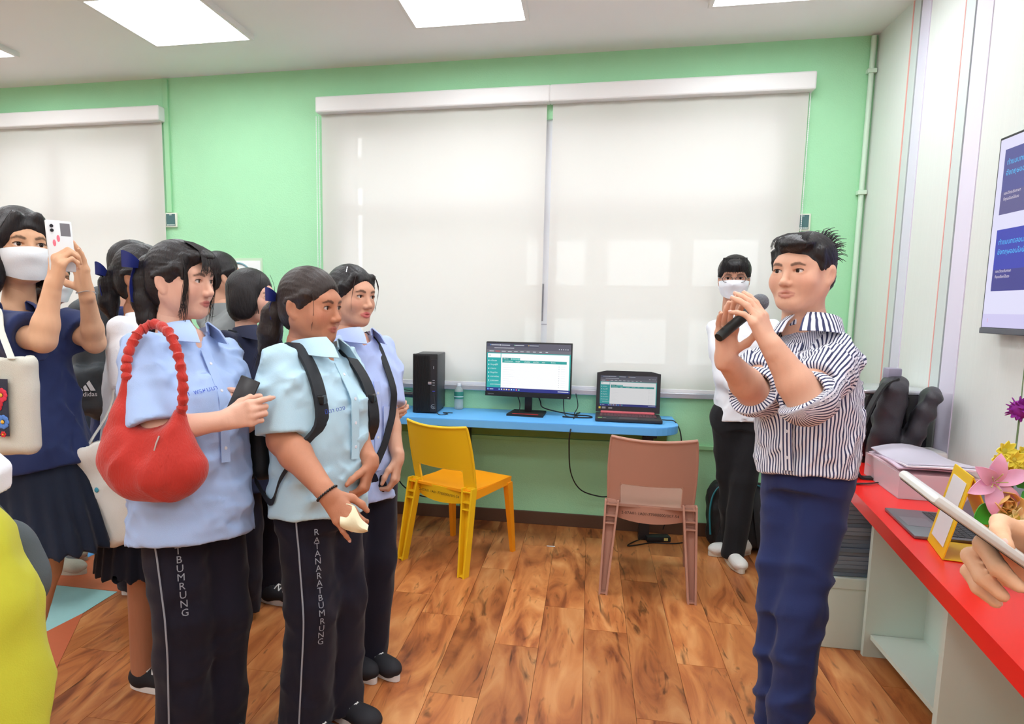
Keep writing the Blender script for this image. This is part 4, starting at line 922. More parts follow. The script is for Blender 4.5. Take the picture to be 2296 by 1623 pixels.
# ------------------------------------------------------------------ red counter along the right wall
ZR = .75
m_redlam = mat('red_laminate', (236, 34, 28), .28, var=.02); m_pale = mat('pale_board', (214, 230, 218), .5)
def edge_x(y): return 1.05-(2.96-y)*.125
rc_ = thing('counter', 'red laminate counter on pale panels along the right wall', 'counter', (0, 0, 0))
pts = [(edge_x(3.75), 3.75), (edge_x(.2), .2), (XR-.003, .2), (XR-.003, 3.75)]
MB().prism(pts, ZR-.05, ZR).build('worktop', m_redlam, rc_)
for y, in_ in ((3.7, .10), (2.985, .125), (2.0, .06), (1.2, .06), (.4, .06)): MB().box((edge_x(y)+in_, y-.012, 0), (XR-.003, y+.012, ZR-.05)).build('side_panel', m_pale, rc_)
MB().box((1.40, .4, 0), (1.42, 3.7, ZR-.05)).build('back_panel', m_pale, rc_)
MB().box((1.20, 2.02, .08), (1.40, 2.97, .10)).build('lower_shelf', m_pale, rc_)
# booklets stacked under it
sb_ = thing('storage_box', 'pale low box carrying the booklet stack under the red counter', 'box', (1.10, 3.19, 0)); MB().box((-.13, -.17, .0), (.13, .17, .30), .004).build('carton', m_pale, sb_); MB().box((-.134, -.174, .27), (.134, .174, .32), .004).build('lid', m_pale, sb_)
bk = MB().box((-.105, -.15, 0), (.105, .15, .0175), .002).mesh('booklet'); rs = random.Random(5); N_ = 19
for i in range(N_):
    g = 118+rs.randint(-16, 16); o = bpy.data.objects.new('booklet', bk.copy()); o.data.materials.append(mat('bk_%d' % (i % 6), (110+6*(i % 6), 126+5*(i % 6), 142+4*(i % 6)), .5)); COL.objects.link(o); o.location = (1.115+rs.uniform(-.004, .004), 3.18+rs.uniform(-.006, .006), .322+i*.0182); o.rotation_euler = (0, 0, R(4+rs.uniform(-.8, .8)))
    tag(o, 'grey-edged booklet in the tall stack under the red counter', 'booklet', 'booklets stacked under the red counter')
sh = MB().sheet([[(-.10+.2*i/6, -.14+.28*j/6, .004*math.sin(i*.9)-.012*(1-i/6)**2) for i in range(7)] for j in range(7)], .0012).mesh('sheet', True); sh.materials.append(mat('mint_paper', (176, 222, 224), .5))
for i in range(14):
    o = bpy.data.objects.new('paper_sheaf', sh); COL.objects.link(o); o.location = (1.07-.022*((i*5) % 7)/6-.0012*i, 3.19+rs.uniform(-.01, .01), .342+i*.0245); o.rotation_euler = (0, R(-2+rs.uniform(-3, 1)), R(5+rs.uniform(-7, 7)))
    tag(o, 'mint-green sheet sticking out of the booklet stack under the red counter', 'paper', 'mint papers under the red counter')
o = MB().sheet([[(-.11+.22*i/6, -.15+.30*j/6, .018*math.sin(j*.5)) for i in range(7)] for j in range(7)], .003).build('paper_sheaf', mat('mint_paper', (170, 222, 222), .5), None, True); o.location = (1.12, 3.17, .690); tag(o, 'curled mint-green sheet on top of the booklet stack', 'paper')
# items on the red counter
zt = ZR+.001
ft = thing('folder_tray', 'translucent plastic tray full of pink and clear folders', 'tray', (1.30, 2.93, zt), R(-4)); m_tp = mat('tray_plastic', (244, 226, 232), .2, alpha=.55)
for a, c in (((-.13, -.20, 0), (.13, .20, .004)), ((-.13, -.20, 0), (-.126, .20, .095)), ((.126, -.20, 0), (.13, .20, .095)), ((-.13, -.20, 0), (.13, -.196, .095)), ((-.13, .196, 0), (.13, .20, .095))): MB().box(a, c).build('tray_wall', m_tp, ft)
fc = [(226, 150, 140), (238, 168, 160), (244, 190, 186), (240, 160, 170), (250, 206, 210), (240, 180, 170), (246, 214, 222), (236, 214, 230), (246, 240, 246), (232, 226, 240)]
for i, q in enumerate(fc):
    z_ = .010+i*.0115; s = i/9
    G = [[(-.115+.23*u-.02*s*0, -.18+.36*v+.03*s*math.sin(i*2.1), z_+.020*s*math.sin(u*3.2)*(.5+v)+.03*s*(u-.5)**2+.012*math.sin(i+3*v)*s) for u in np.linspace(0, 1, 7)] for v in np.linspace(0, 1, 7)]
    o = MB().sheet(G, .005).build('plastic_folder', mat('folder_%d' % i, q, .25, alpha=.92), None, True); o.location = (1.30+.012*math.sin(i*1.7), 2.93, zt+.005); o.rotation_euler = (0, 0, R(-4+3*math.sin(i*2.3))); tag(o, 'plastic folder in the translucent tray, number %s from the bottom' % ('one two three four five six seven eight nine ten'.split()[i]), 'folder', 'folders in the translucent tray')
nb = thing('laptop', 'slim grey laptop lying open by the edge of the red counter', 'laptop', (1.132, 2.395, zt), R(-96.5)); m_gr = mat('space_grey', (128, 128, 136), .35, .6)
MB().box((-.155, -.108, 0), (.155, .108, .011), .003).build('base', m_gr, nb, True)
kb = MB()
for r_ in range(5):
    for c_ in range(13): kb.box((-.135+c_*.0208, .0+r_*.018, .0112), (-.135+c_*.0208+.018, .0+r_*.018+.0155, .013))
tag(kb.build('keyboard', mat('nb_keys', (58, 58, 62), .5), nb), kind='stuff'); MB().box((-.05, -.095, .0112), (.05, -.015, .0116)).build('touchpad', mat('nbpad', (138, 138, 146), .3, .5), nb)
MB().box((-.155, -.004, 0), (.155, .004, .205), .002).build('lid', m_gr, nb, True).matrix_local = Matrix.Translation((0, .108, .012)) @ Matrix.Rotation(R(-32), 4, 'X')
# yellow table stand (code sheets left blank)
q0, q1 = onz(2080, 1211, ZR), onz(2114, 1256, ZR); v = unit(A3((q1[0]-q0[0], q1[1]-q0[1], 0))); nrm = unit(np.cross(v, UP)); c = (q0+q1)/2
yt = thing('table_stand', 'yellow folded card stand with two white sheets by the grey laptop', 'sign stand', (c[0], c[1], zt), math.atan2(v[1], v[0])); m_yc = mat('yellow_card', (250, 206, 20), .5); wv = np.linalg.norm(q1-q0)
hh = .245; MB().sheet([[(-wv/2+wv*i/4, .05*k, hh*k) for i in range(5)] for k in np.linspace(0, 1, 6)], .003).build('front_card', m_yc, yt); MB().sheet([[(-wv/2+wv*i/4, .05+.10*k, hh*(1-k)) for i in range(5)] for k in np.linspace(0, 1, 6)], .003).build('back_card', m_yc, yt); MB().sheet([[(-wv/2+wv*i/4, .15*k, .002) for i in range(5)] for k in (0, .5, 1)], .002).build('foot_card', m_yc, yt)
for k0, k1 in ((.12, .46), (.56, .90)): MB().sheet([[(-wv*.36+wv*.72*i/4, .05*k-.003, hh*k) for i in range(5)] for k in np.linspace(k0, k1, 4)], .001).build('white_sheet', mat('paperw', (242, 242, 244), .6), yt)
# all-in-one computer seen from behind the presenter
ai = thing('office_machine', 'black office machine with a silver rim behind the striped shirt', 'office_machine', (1.37, 3.52, zt)); MB().box((-.13, -.17, .02), (.15, .13, .34), .03).build('housing', mat('gloss_black', (26, 24, 28), .15), ai, True); MB().box((-.138, -.176, .325), (.152, .132, .345), .008).build('silver_rim', mat('silver', (214, 216, 222), .25, .7), ai, True); MB().box((-.11, -.15, 0), (.13, .11, .025)).build('foot', m_blk2, ai); MB().box((-.10, -.182, .300), (-.01, -.176, .318), .002).build('handle_slot', m_blk2, ai)
ro = thing('white_box', 'small white plastic box with rounded top behind the counter backpack', 'box', (1.46, 3.25, zt), R(8)); MB().box((-.07, -.06, 0), (.07, .06, .10), .02).build('lid', mat('wbox', (238, 236, 234), .35), ro, True); MB().box((-.072, -.062, .04), (.072, .062, .045)).build('seam', mat('wboxs', (200, 196, 196), .4), ro)
# wall screen
tv = thing('wall_screen', 'large wall-mounted television showing a slide with dark blue cards', 'television', (XR-.062, 0, 0)); ty1, ty0, tz0, tz1 = 2.957, 1.735, 1.37, 2.095
MB().box((0, ty0, tz0), (.045, ty1, tz1), .004).build('housing', m_blk, tv); MB().box((-.004, ty0, tz0), (.01, ty1, tz0+.022), .003).build('lower_bezel', mat('tvgrey', (96, 98, 106), .3, .5), tv); MB().box((.03, 2.2, 1.55), (.061, 2.6, 1.9)).build('wall_bracket', m_blk2, tv)
b = MB(); W, Hh = ty1-ty0-.02, tz1-tz0-.034
scr(b, 0, 0, W, Hh, (222, 220, 246)); scr(b, 0, 0, W, .05, (206, 200, 238), -.0003)
def card(x, z, w_, h_, c1, c2):
    scr(b, x, z, x+w_, z+h_, c1, -.0003); scr(b, x, z, x+w_, z+h_*.35, c2, -.0005); k = h_/.26
    scr_text(b, 'ทำแบบทดสอบภาษา', x+.02*k, z+h_*.79, .030*k, (90, 200, 250), -.0008); scr_text(b, 'อังกฤษออนไลน์', x+.02*k, z+h_*.63, .030*k, (90, 200, 250), -.0008); scr_text(b, 'แบบวัดระดับภาษา', x+.02*k, z+h_*.32, .016*k, (235, 225, 235), -.0008); scr_text(b, 'ที่คุณเลือกได้เอง', x+.02*k, z+h_*.23, .016*k, (235, 225, 235), -.0008)
    scr(b, x+w_*.86, z+h_*.22, x+w_*.99, z+h_*.45, (80, 190, 250), -.0008); scr_text(b, '>', x+w_*.925, z+h_*.335, .03, (40, 90, 190), -.0011, 'CENTER')
for i in range(3): card(.035+.40*i, .135, .345, .225, (54, 62, 176), (62, 60, 140)); card(.035+.40*i, .415, .345, .235, (82, 84, 150), (92, 88, 140))
scr(b, .40, .05, .78, .135, (180, 120, 244), -.0004); scr_text(b, '1', .03, .025, .02, (230, 140, 170), -.0006)
o = b.build('screen', m_scr, tv, cols=True); o.matrix_local = Matrix(((0, 1, 0, -.0008), (-1, 0, 0, ty1-.01), (0, 0, 1, tz0+.024), (0, 0, 0, 1)))
# ------------------------------------------------------------------ people
def hair_mat(name='hair_black', c=(30, 27, 28)):
    if name in MATS: return MATS[name]
    m = mat(name, c, .42, spec=.45); N = m.node_tree.nodes; L = m.node_tree.links; b = N['Principled BSDF']
    tc = N.new('ShaderNodeTexCoord'); mp = N.new('ShaderNodeMapping'); mp.inputs['Scale'].default_value = (1, 1, .18); L.new(tc.outputs['Object'], mp.inputs[0])
    n = N.new('ShaderNodeTexNoise'); n.inputs['Scale'].default_value = 240; n.inputs['Detail'].default_value = 3; L.new(mp.outputs[0], n.inputs['Vector'])
    bp = N.new('ShaderNodeBump'); bp.inputs['Strength'].default_value = .5; bp.inputs['Distance'].default_value = .004; L.new(n.outputs[0], bp.inputs['Height']); L.new(bp.outputs[0], b.inputs['Normal'])
    mx = N.new('ShaderNodeMix'); mx.data_type = 'RGBA'; c4 = lin(c); mx.inputs['A'].default_value = tuple(x*.6 for x in c4[:3])+(1,); mx.inputs['B'].default_value = tuple(x*1.5 for x in c4[:3])+(1,); L.new(n.outputs[0], mx.inputs['Factor']); L.new(mx.outputs['Result'], b.inputs['Base Color']); return m
HB = hair_mat(); HB2 = hair_mat('hair_brownblack', (46, 36, 32))
def cloth(name, c, bump=.12, sc=420, rough=.85, var=.03, sheen=.1, wr=.8):
    if name in MATS: return MATS[name]
    m = mat(name, c, rough, bump=bump, bscale=sc, var=var, vscale=7, sheen=sheen, spec=.25); N = m.node_tree.nodes; L = m.node_tree.links
    b0 = [n for n in N if n.type == 'BUMP'][0]; tc = N.new('ShaderNodeTexCoord'); mp = N.new('ShaderNodeMapping'); mp.inputs['Scale'].default_value = (1, 1, .55); mp.inputs['Rotation'].default_value = (.3, .25, 0); L.new(tc.outputs['Object'], mp.inputs[0])
    n = N.new('ShaderNodeTexNoise'); n.noise_type = 'RIDGED_MULTIFRACTAL'; n.inputs['Scale'].default_value = 7.5; n.inputs['Detail'].default_value = 1.5; n.inputs['Distortion'].default_value = .7; L.new(mp.outputs[0], n.inputs['Vector'])
    b1 = N.new('ShaderNodeBump'); b1.inputs['Strength'].default_value = wr; b1.inputs['Distance'].default_value = .028; L.new(n.outputs[0], b1.inputs['Height']); L.new(b1.outputs[0], b0.inputs['Normal']); return m
m_navy = cloth('navy_polo', (44, 56, 98)); m_dknavy = cloth('dark_navy', (34, 38, 60)); m_pants = cloth('track_pants', (27, 26, 40)); m_skirt = cloth('navy_skirt', (34, 42, 58)); m_bow = mat('blue_ribbon', (34, 44, 112), .35)
m_sb1 = cloth('sky_shirt', (172, 198, 240)); m_sb2 = cloth('pale_cyan_shirt', (186, 220, 236)); m_sb3 = cloth('sky_shirt_b', (184, 202, 246)); m_wsh = cloth('white_shirt', (240, 244, 250), var=.01); m_strapb = mat('black_strap', (30, 34, 40), .6, bump=.2, bscale=500)
m_maskw = mat('mask_fabric', (232, 240, 244), .75, bump=.08, bscale=200); m_btn = mat('button_white', (226, 230, 240), .3); m_silv = mat('reflective_piping', (150, 158, 170), .4)
sk_f = skin_mat('skin_fair', (232, 184, 160), lip=(176, 84, 84)); sk_p1 = skin_mat('skin_warm', (226, 178, 142)); sk_t = skin_mat('skin_tan', (194, 134, 104), lip=(172, 92, 84), blush=(190, 104, 84)); sk_m = skin_mat('skin_mid', (220, 168, 140), lip=(206, 92, 100)); sk_pr = skin_mat('skin_presenter', (230, 180, 152), lip=(198, 130, 116)); sk_dk = skin_mat('skin_leg', (178, 122, 92))
def sho(p, side, w=.165, drop=.055, fwd=0.): return p.neck+p.L*w*(1 if side == 'L' else -1)-p.Z*drop+p.F*fwd
def cap_hair(p, big=1., ears=True, line=.0):
    A = [p.hell((0, .018, .034), (.081*big, .101*big, .090*big)), p.hell((0, .050, -.020), (.073*big, .060, .070), .02)]
    S = [p.hell((0, -.095, -.032+line), (.070, .052, .098), .012), p.hell((0, -.045, -.120), (.10, .085, .085), .015)]
    A += [p.hcap((s*.069, -.026, .035), (s*.0725, -.006, -.002), .017, .009, .014) for s in (-1, 1)]
    A += [p.hcap((s*.075, -.030, .036), (s*.079, .040, .008), .009, .009, .014) for s in (-1, 1)]
    return A, S
def legs_from(p, foot_r, foot_l, kf=.03, r=(.085, .06, .036), hipw=.085, vox=.014, shoes=True):
    out = {}
    for s, ft in (('R', foot_r), ('L', foot_l)):
        hp_ = p.hip+p.L*hipw*(1 if s == 'L' else -1)-p.Z*.02; an = A3((ft[0], ft[1], .07)); kn = (hp_+an)/2+p.F*kf+UP*.02; p.leg(hp_, kn, an, r, vox); out[s] = (hp_, kn, an)
    p.legs = out
    if shoes:
        mb_, mw_ = mat('black_canvas', (34, 34, 40), .75), mat('white_rubber', (232, 232, 230), .5)
        for s, (h, k, a) in out.items(): shoe(p, a-p.F*.055, p.F, mb_, mw_, mw_, .245, .085)
    return out
def pants(p, m, r=(.105, .082, .075), seed=5, fold=.005, name='trousers', top=.10, hipr=(.17, .13), vox=.0085):
    A = [loft(p.hip, p.L, p.F, p.Z, [(-.10, hipr[0]*.95, hipr[1]), (0, hipr[0], hipr[1]), (top, hipr[0]*.92, hipr[1]*.92)], .04)]
    for s, (h, k, a) in p.legs.items(): A += [cap(h, k, r[0], r[1], .03), cap(k, a-UP*.02, r[1], r[2], .02)]
    S = [(lambda P: P[:, 2]-.035, p.o-1, p.o+1, .002)]
    w1 = folds(seed, .17, fold*1.3, (1, 1, 1.2)); p.pA = A; return p.sd(name, A, m, S, vox, w1, fold*2.5)
def leg_print(p, txt, side, m, z0, dz, size, nrm, lat=.0):
    h, k, a = p.legs[side]; b = MB(); n = unit(nrm)
    for i, ch in enumerate(txt):
        z = z0-dz*i; t = (z-k[2])/(h[2]-k[2]) if z > k[2] else 0; c = k+(h-k)*t if z > k[2] else k+(a-k)*((k[2]-z)/(k[2]-a[2])); c = A3((c[0], c[1], z))+np.cross(UP, n)*lat
        q, g = snap(c, n, p.pA, (), .0115); X = unit(np.cross(UP, g)); b.M = frame(q, X, UP-g*(UP@g)); b.add(*text_geo(ch, size))
    b.M = None; return tag(p.mb('leg_lettering', b, m, None, False), kind='stuff')
def leg_piping(p, side, m, z0, z1, nrm, lat=0., r=.003):
    h, k, a = p.legs[side]; n = unit(nrm); pts = []
    for z in np.linspace(z0, z1, 16):
        c = k+(h-k)*((z-k[2])/(h[2]-k[2])) if z > k[2] else k+(a-k)*((k[2]-z)/(k[2]-a[2])); c = A3((c[0], c[1], z))+np.cross(UP, n)*lat; pts.append(snap(c, n, p.pA, (), .006)[0])
    return p.mb('piping', MB().tube(smooth_path(pts, 30), r, 6), m)
def strap_over(name, label, cat, pts, w, m, t=.004, side=None, n=30, roll=None):
    """flat strap along a path; width runs along 'side'"""
    P = smooth_path(pts, n); T = np.gradient(P, axis=0); S = A3(side); G = []
    for q, tt in zip(P, T): s_ = unit(S-unit(tt)*(S@unit(tt))); G.append([q-s_*w/2, q, q+s_*w/2])
    o = MB().sheet(G, t).build(name, m, None, True); return tag(o, label, cat)
def root_of(px, py, d): v = at(px, py, d); return (v[0], v[1])

# ---- student with the red bag -------------------------------------------------
d0 = 2.14; q = lambda x, y, dd=0.: at(x, y, d0+dd)
p = G4 = Person('student in a sky-blue shirt with a red shoulder bag, looking right', root_of(430, 1130, d0), sk_f)
p.head(q(408, 628), 77, 3, 0, 1.03, .35, gaze=(14, 0)); p.torso(q(413, 742, .01), q(430, 1120), 58, 1.05, 1.15)
p.arm('R', sho(p, 'R', .155, .065), q(350, 968, -.21), q(502, 942, -.18), (q(556, 927, -.18)-q(502, 942, -.18), cv(.15, -.1, -1), hand_pose(50, 56, 30, 2, index=(28, 30, 15, -3), thumb=((-.45, .8, -.35), (-.2, .95, -.25), (.1, .95, -.2)))), sc=.98)
p.arm('L', sho(p, 'L', .155, .065), q(520, 960, .10), q(622, 893, .02), (cv(-1, .05, .75), cv(.1, 0, -1), hand_pose(18, 28, 14, 1, thumb=((-.3, .9, -.35), (-.1, .97, -.2), (0, .98, -.2)))), sc=.96)
legs_from(p, root_of(400, 1330, d0-.05), root_of(485, 1330, d0+.05), hipw=.078); p.finish()
RG = [(0, .200, .165, .0), (.18, .198, .165, .0), (.42, .182, .158, .008), (.66, .178, .152, .018), (.82, .165, .112, .004), (.92, .105, .082, 0), (1., .062, .060, 0)]
p.shirt(m_sb1, RG, .115, 1., {'R': dict(to=.97, r=(.080, .088)), 'L': dict(to=.95, r=(.072, .075))}, seed=4, fold=.008, slit=(q(374, 1230, -.135), q(373, 1125, -.140), .011))
p.collar(m_sb1, .064, 26, .055, .045, 16, .04); p.placket(m_sb1, .465, .12, .032, .006, 4, m_btn)
p.print_on('ธิดา  พรหมมา', .022, -.075, .335, mat('blue_thread', (60, 88, 190), .6), rot=8)
pants(p, m_pants, (.098, .090, .083), 5, .006, hipr=(.165, .135), top=.02); nr = cv(.12, 0, 1)
leg_print(p, 'RATANARATBUMRUNG', 'R', m_silv, .935, .0268, .031, cv(.55, 0, 1), 0); leg_piping(p, 'R', m_silv, .80, .1, cv(-.10, 0, 1))
A, S = cap_hair(p); A += [p.hcap((0, .085, .055), (0, .118, .035), .030, .030), *[cap(a, b, ra, rb, .02) for a, b, ra, rb in zip(*(lambda P, rr: (P[:-1], P[1:], rr[:-1], rr[1:]))(p.hp([(0, .118, .04), (-.004, .132, -.01), (-.006, .128, -.07), (-.004, .112, -.13), (0, .10, -.165)]), [.030, .036, .038, .034, .018]))]]
def bang(rs):
    x = rs.uniform(-.045, .045); return [(x*.5, -.02, .118), (x*.8, -.080, .092), (x*1.1, -.102, .050), (x*1.15+rs.uniform(-.006, .006), -.101, .022+rs.uniform(-.006, .012))]
def side(rs):
    s = rs.choice([-1, 1]); x = rs.uniform(.0, .012); return [(s*(.055+x), -.045, .080), (s*(.070+x), -.066, .03), (s*(.069+x*.6), -.062+rs.uniform(-.012, .01), -.03), (s*(.062+x), -.048+rs.uniform(-.02, .015), -.085-rs.uniform(0, .05))]
st = strands(p, None, bang, 110, .0013, 1); s2 = strands(p, None, side, 60, .0012, 2); st.add(np.concatenate(s2.V), s2.F)
A.append(p.hell((0, -.066, .074), (.052, .034, .022), .02)); A += [p.hcap((s*.060, -.050, .070), (s*.071, -.052, .005), .012, .006, .015) for s in (-1, 1)]
p.hair(A, HB, S, strands=st, fdir='back', seed=4); ribbon_bow(p, p.H((-.012, .125, .035)), cv(-.45, .3, .9), cv(-1, .1, .35), UP, .068, m_bow, .125)
# her red bag
bag = thing('shoulder_bag', 'red corduroy shoulder bag with a scrunched strap on the sky-blue shirt', 'bag', (*root_of(345, 1050, d0-.2), 0)); bo = A3(bag.location); m_redb = mat('red_corduroy', (190, 44, 32), .8, bump=.35, bscale=220, stretch=(1, 1, .25), var=.12, vscale=14, sheen=.3)
bd = lambda x, y, dd=0.: at(x, y, d0-.235+dd)
A = [cap(bd(280, 930), bd(268, 1020), .030, .048, .05), cap(bd(268, 1020), bd(312, 1062), .048, .062, .05), cap(bd(312, 1062), bd(395, 1062), .062, .062, .05), cap(bd(395, 1062), bd(412, 1050), .062, .055, .04), cap(bd(395, 940), bd(400, 1050), .034, .055, .05), cap(bd(300, 990), bd(380, 990), .045, .045, .06), ell(bd(350, 1060), (.125, .055, .07), np.stack([RT, FW, UP], 1), .05), cap(bd(283, 850), bd(280, 930), .012, .03, .03)]
w1 = folds(21, .10, .0075, (1, 1, 2.2)); V, Q = sdf(A, [ell(bd(345, 915, -.02), (.045, .09, .05), np.stack([RT, FW, UP], 1), .03)], .006, w1, .012); obj('bag_body', np_mesh('bag', V-bo, [Q]), m_redb, bag)
P = smooth_path([bd(284, 850, .0), q(286, 800, -.225), q(306, 752, -.20), q(343, 727, -.17), q(376, 744, -.225), q(398, 790, -.25), q(409, 850, -.26), q(409, 910, -.25), bd(402, 950, .01)], 90)
b = MB(); b.tube(P-bo+A3([[.0012*math.sin(i*2.1), .0012*math.cos(i*1.7), .0012*math.sin(i*1.3)] for i in range(90)]), [.0135+.0026*math.sin(i*1.45)+.0012*math.sin(i*3.1) for i in range(90)], 12); b.build('strap', m_redb, bag, True)
b = MB(); b.tube([v-bo for v in smooth_path([bd(357, 977, -.058), bd(350, 995, -.063), bd(346, 1010, -.062)], 10)], .0022, 6); b.build('zip_pull', mat('zip_grey', (190, 180, 176), .4), bag, True)
# her phone
def phone(label, c, up_, nrm, m, w=.074, h=.152, t=.009, cams=()):
    nrm = unit(nrm); Y = unit(A3(up_)-nrm*(A3(up_)@nrm)); X = np.cross(Y, nrm); th = thing('phone', label, 'phone', c); th.matrix_world = frame(c, X, Y)
    MB().box((-w/2, -h/2, -t/2), (w/2, h/2, t/2), .004).build('case', m, th, True); MB().box((-w/2+.004, -h/2+.004, -t/2-.0006), (w/2-.004, h/2-.004, -t/2+.001)).build('screen', mat('phone_glass', (16, 17, 20), .08), th)
    return th
phone('black phone held in both hands by the red-bag student', q(543, 893, -.145), cv(.28, 1, .1), cv(-.25, .35, 1), mat('phone_black', (38, 40, 42), .35), .068, .128)

# ---- student with backpack straps holding a mask -----------------------------
d0 = 2.27; p = G7 = Person('student in a pale cyan shirt with black backpack straps holding a cream mask', root_of(710, 1130, d0), sk_t)
p.head(q(700, 686), 66, 4, 0, 1.06, .75, gaze=(10, 0)); p.torso(q(706, 775), q(712, 1110), 58, 1.12, 1.15, .056)
p.arm('R', sho(p, 'R', .16, .06), q(636, 985, -.16), q(735, 1108, -.30), (q(776, 1160, -.31)-q(735, 1108, -.30), cv(.25, -.5, -1), hand_pose(35, 50, 30, 2, pinky=(10, 20, 10, 10), index=(30, 42, 20, -3), thumb=((-.55, .75, -.35), (-.25, .9, -.3), (0, .95, -.3)))), (.056, .050, .029), sc=1.0)
p.arm('L', sho(p, 'L', .16, .06), q(785, 955, .06), q(832, 1040, -.05), (q(818, 1092, -.06)-q(832, 1040, -.05), cv(-1, -.1, -.15), hand_pose(40, 55, 30, 2, index=(48, 50, 25, 0), thumb=((-.75, .6, -.25), (-.75, .62, -.25), (-.6, .75, -.25)))), (.05, .043, .027), sc=.95)
legs_from(p, root_of(680, 1330, d0-.06), root_of(755, 1330, d0+.06), hipw=.066); p.finish()
RG7 = [(0, .178, .150, .004), (.2, .174, .150, .008), (.45, .166, .150, .016), (.68, .165, .146, .020), (.83, .160, .110, .006), (.92, .105, .085, 0), (1., .066, .062, 0)]
p.shirt(m_sb2, RG7, .055, 1., {'R': dict(to=.93, r=(.082, .088)), 'L': dict(to=.95, r=(.078, .080))}, seed=14, fold=.009, slit=(q(654, 1180, -.105), q(652, 1088, -.120), .034))
p.collar(m_sb2, .068, 22, .052, .04, 14, .04); p.placket(m_sb2, .44, .13, .034, .006, 4, m_btn); p.print_on('สมิตา ดวง', .02, -.085, .29, mat('blue_thread', (60, 88, 190), .6), rot=8)
pants(p, m_pants, (.094, .088, .085), 6, .006, hipr=(.148, .125), top=.0); leg_print(p, 'RATANARATBUMRUNG', 'R', m_silv, .735, .0236, .0285, cv(.62, 0, 1), 0); leg_piping(p, 'R', m_silv, .78, .1, cv(-.02, 0, 1))
A, S = cap_hair(p, 1.02); A += [p.hcap((0, .085, .02), (0, .128, .005), .030, .024)]; tail = p.hp([(0, .125, .008), (-.006, .150, -.04), (-.008, .158, -.10), (0, .168, -.16), (.004, .180, -.20)]); A += chain(tail, [.026, .036, .040, .032, .010], .02)
def tl(rs): a = rs.uniform(0, 6.28); r_ = rs.uniform(.01, .035); dx, dy = r_*math.cos(a), r_*math.sin(a); return [(dx*.4, .128+dy*.4, 0), (dx, .152+dy, -.06), (dx*1.1, .160+dy*1.1, -.13), (dx*1.5, .172+dy*1.6+rs.uniform(-.02, .02), -.19-rs.uniform(0, .05))]
st = strands(p, None, tl, 90, .0012, 5); s2 = strands(p, None, lambda rs: [(s_ := rs.choice([-1, 1])*.066, -.045, .05), (s_*1.08, -.058, .0), (s_*1.02, -.050, -.045-rs.uniform(0, .03))], 24, .001, 3); st.add(np.concatenate(s2.V), s2.F)
p.hair(A, HB2, S, strands=st, fdir='back', seed=8); ribbon_bow(p, p.H((0, .125, .012)), cv(-.4, .25, .9), cv(-1, .2, .3), UP, .062, m_bow, .08)
br_ = MB()
for i in range(26):
    a = 2*math.pi*i/26; ax = unit(q(776, 1160, -.31)-q(735, 1108, -.30)); u = unit(np.cross(ax, UP)); v = np.cross(ax, u); br_.ball(q(735, 1108, -.30)+ax*-.004+(u*math.cos(a)+v*math.sin(a))*.0335, .0042, 6)
p.mb('bead_bracelet', br_, mat('black_beads', (34, 30, 30), .2))
# backpack with straps
bp = thing('backpack', 'slim black backpack on the back of the pale cyan shirt student', 'backpack', (*(p.T(0, -.2, .2))[:2], 0)); bo = A3(bp.location)
V, Q = sdf([rbox(p.T(0, -.195, .22), (.12, .045, .17), .04, np.stack([p.L, p.F, p.Z], 1))], (), .007, waves(3, .1, .003), .006); obj('pack', np_mesh('pack', V-bo, [Q]), m_strapb, bp)
for s in (-1, 1):
    pts = [p.T(s*.085, -.16, .40)]+[snap(p.T(s*x, 0, z), dr, p.sA, p.sS, .009, .25)[0] for x, z, dr in ((.095, .36, -p.F+p.Z*1.2), (.105, .36, p.Z), (.11, .34, p.Z+p.F*.5), (.115, .31, p.Z*.4+p.F), (.118, .25, p.F), (.125, .18, p.F-p.L*s*-.3))]
    PP = smooth_path(pts, 26); G = [[v-p.L*.026-bo, v-bo, v+p.L*.026-bo] for v in PP]; MB().sheet(G, .010).build('padded_strap', m_strapb, bp, True)
    MB().box(PP[18]-bo-A3((.016, .016, .014)), PP[18]-bo+A3((.016, .016, .014)), .004).build('buckle', mat('buckle_black', (20, 22, 24), .3), bp)
    lo_ = [PP[-1], snap(p.T(s*.16, 0, .08), p.F+p.L*s*.8, p.sA, p.sS, .006, .25)[0], snap(p.T(s*.185, -.03, .0), p.L*s, p.sA, p.sS, .006, .25)[0], p.T(s*.12, -.17, .06)]
    P2 = smooth_path(lo_, 20); MB().sheet([[v-UP*.011-bo, v+UP*.011-bo] for v in P2], .003).build('webbing', m_strapb, bp, True)
# cream mask in her hand
mk_ = thing('face_mask', 'cream folded face mask dangling from the bracelet hand', 'mask', q(800, 1165, -.33)); G = []
qm = lambda x, y, dd=0.: q(x, y, -.315+dd)
top_ = smooth_path([qm(764, 1154), qm(776, 1152), qm(786, 1143), qm(793, 1133), qm(808, 1162), qm(826, 1178)], 14); bot_ = smooth_path([qm(764, 1180), qm(774, 1186), qm(786, 1190), qm(798, 1193), qm(812, 1194), qm(825, 1190)], 14)
for k in np.linspace(0, 1, 7): G.append([a*(1-k)+b*k-FW*.016*math.sin(math.pi*k) for a, b in zip(top_, bot_)])
o = MB().sheet(A3(G)-A3(mk_.location), .003).build('mask_shell', mat('cream_mask', (240, 236, 200), .7, bump=.05, bscale=90), mk_, True); MB().tube(smooth_path([qm(766, 1154), qm(764, 1140), qm(776, 1130), qm(793, 1135)], 14)-A3(mk_.location), .002, 5).build('ear_loop', mat('cream_mask', (240, 236, 200), .7), mk_, True)

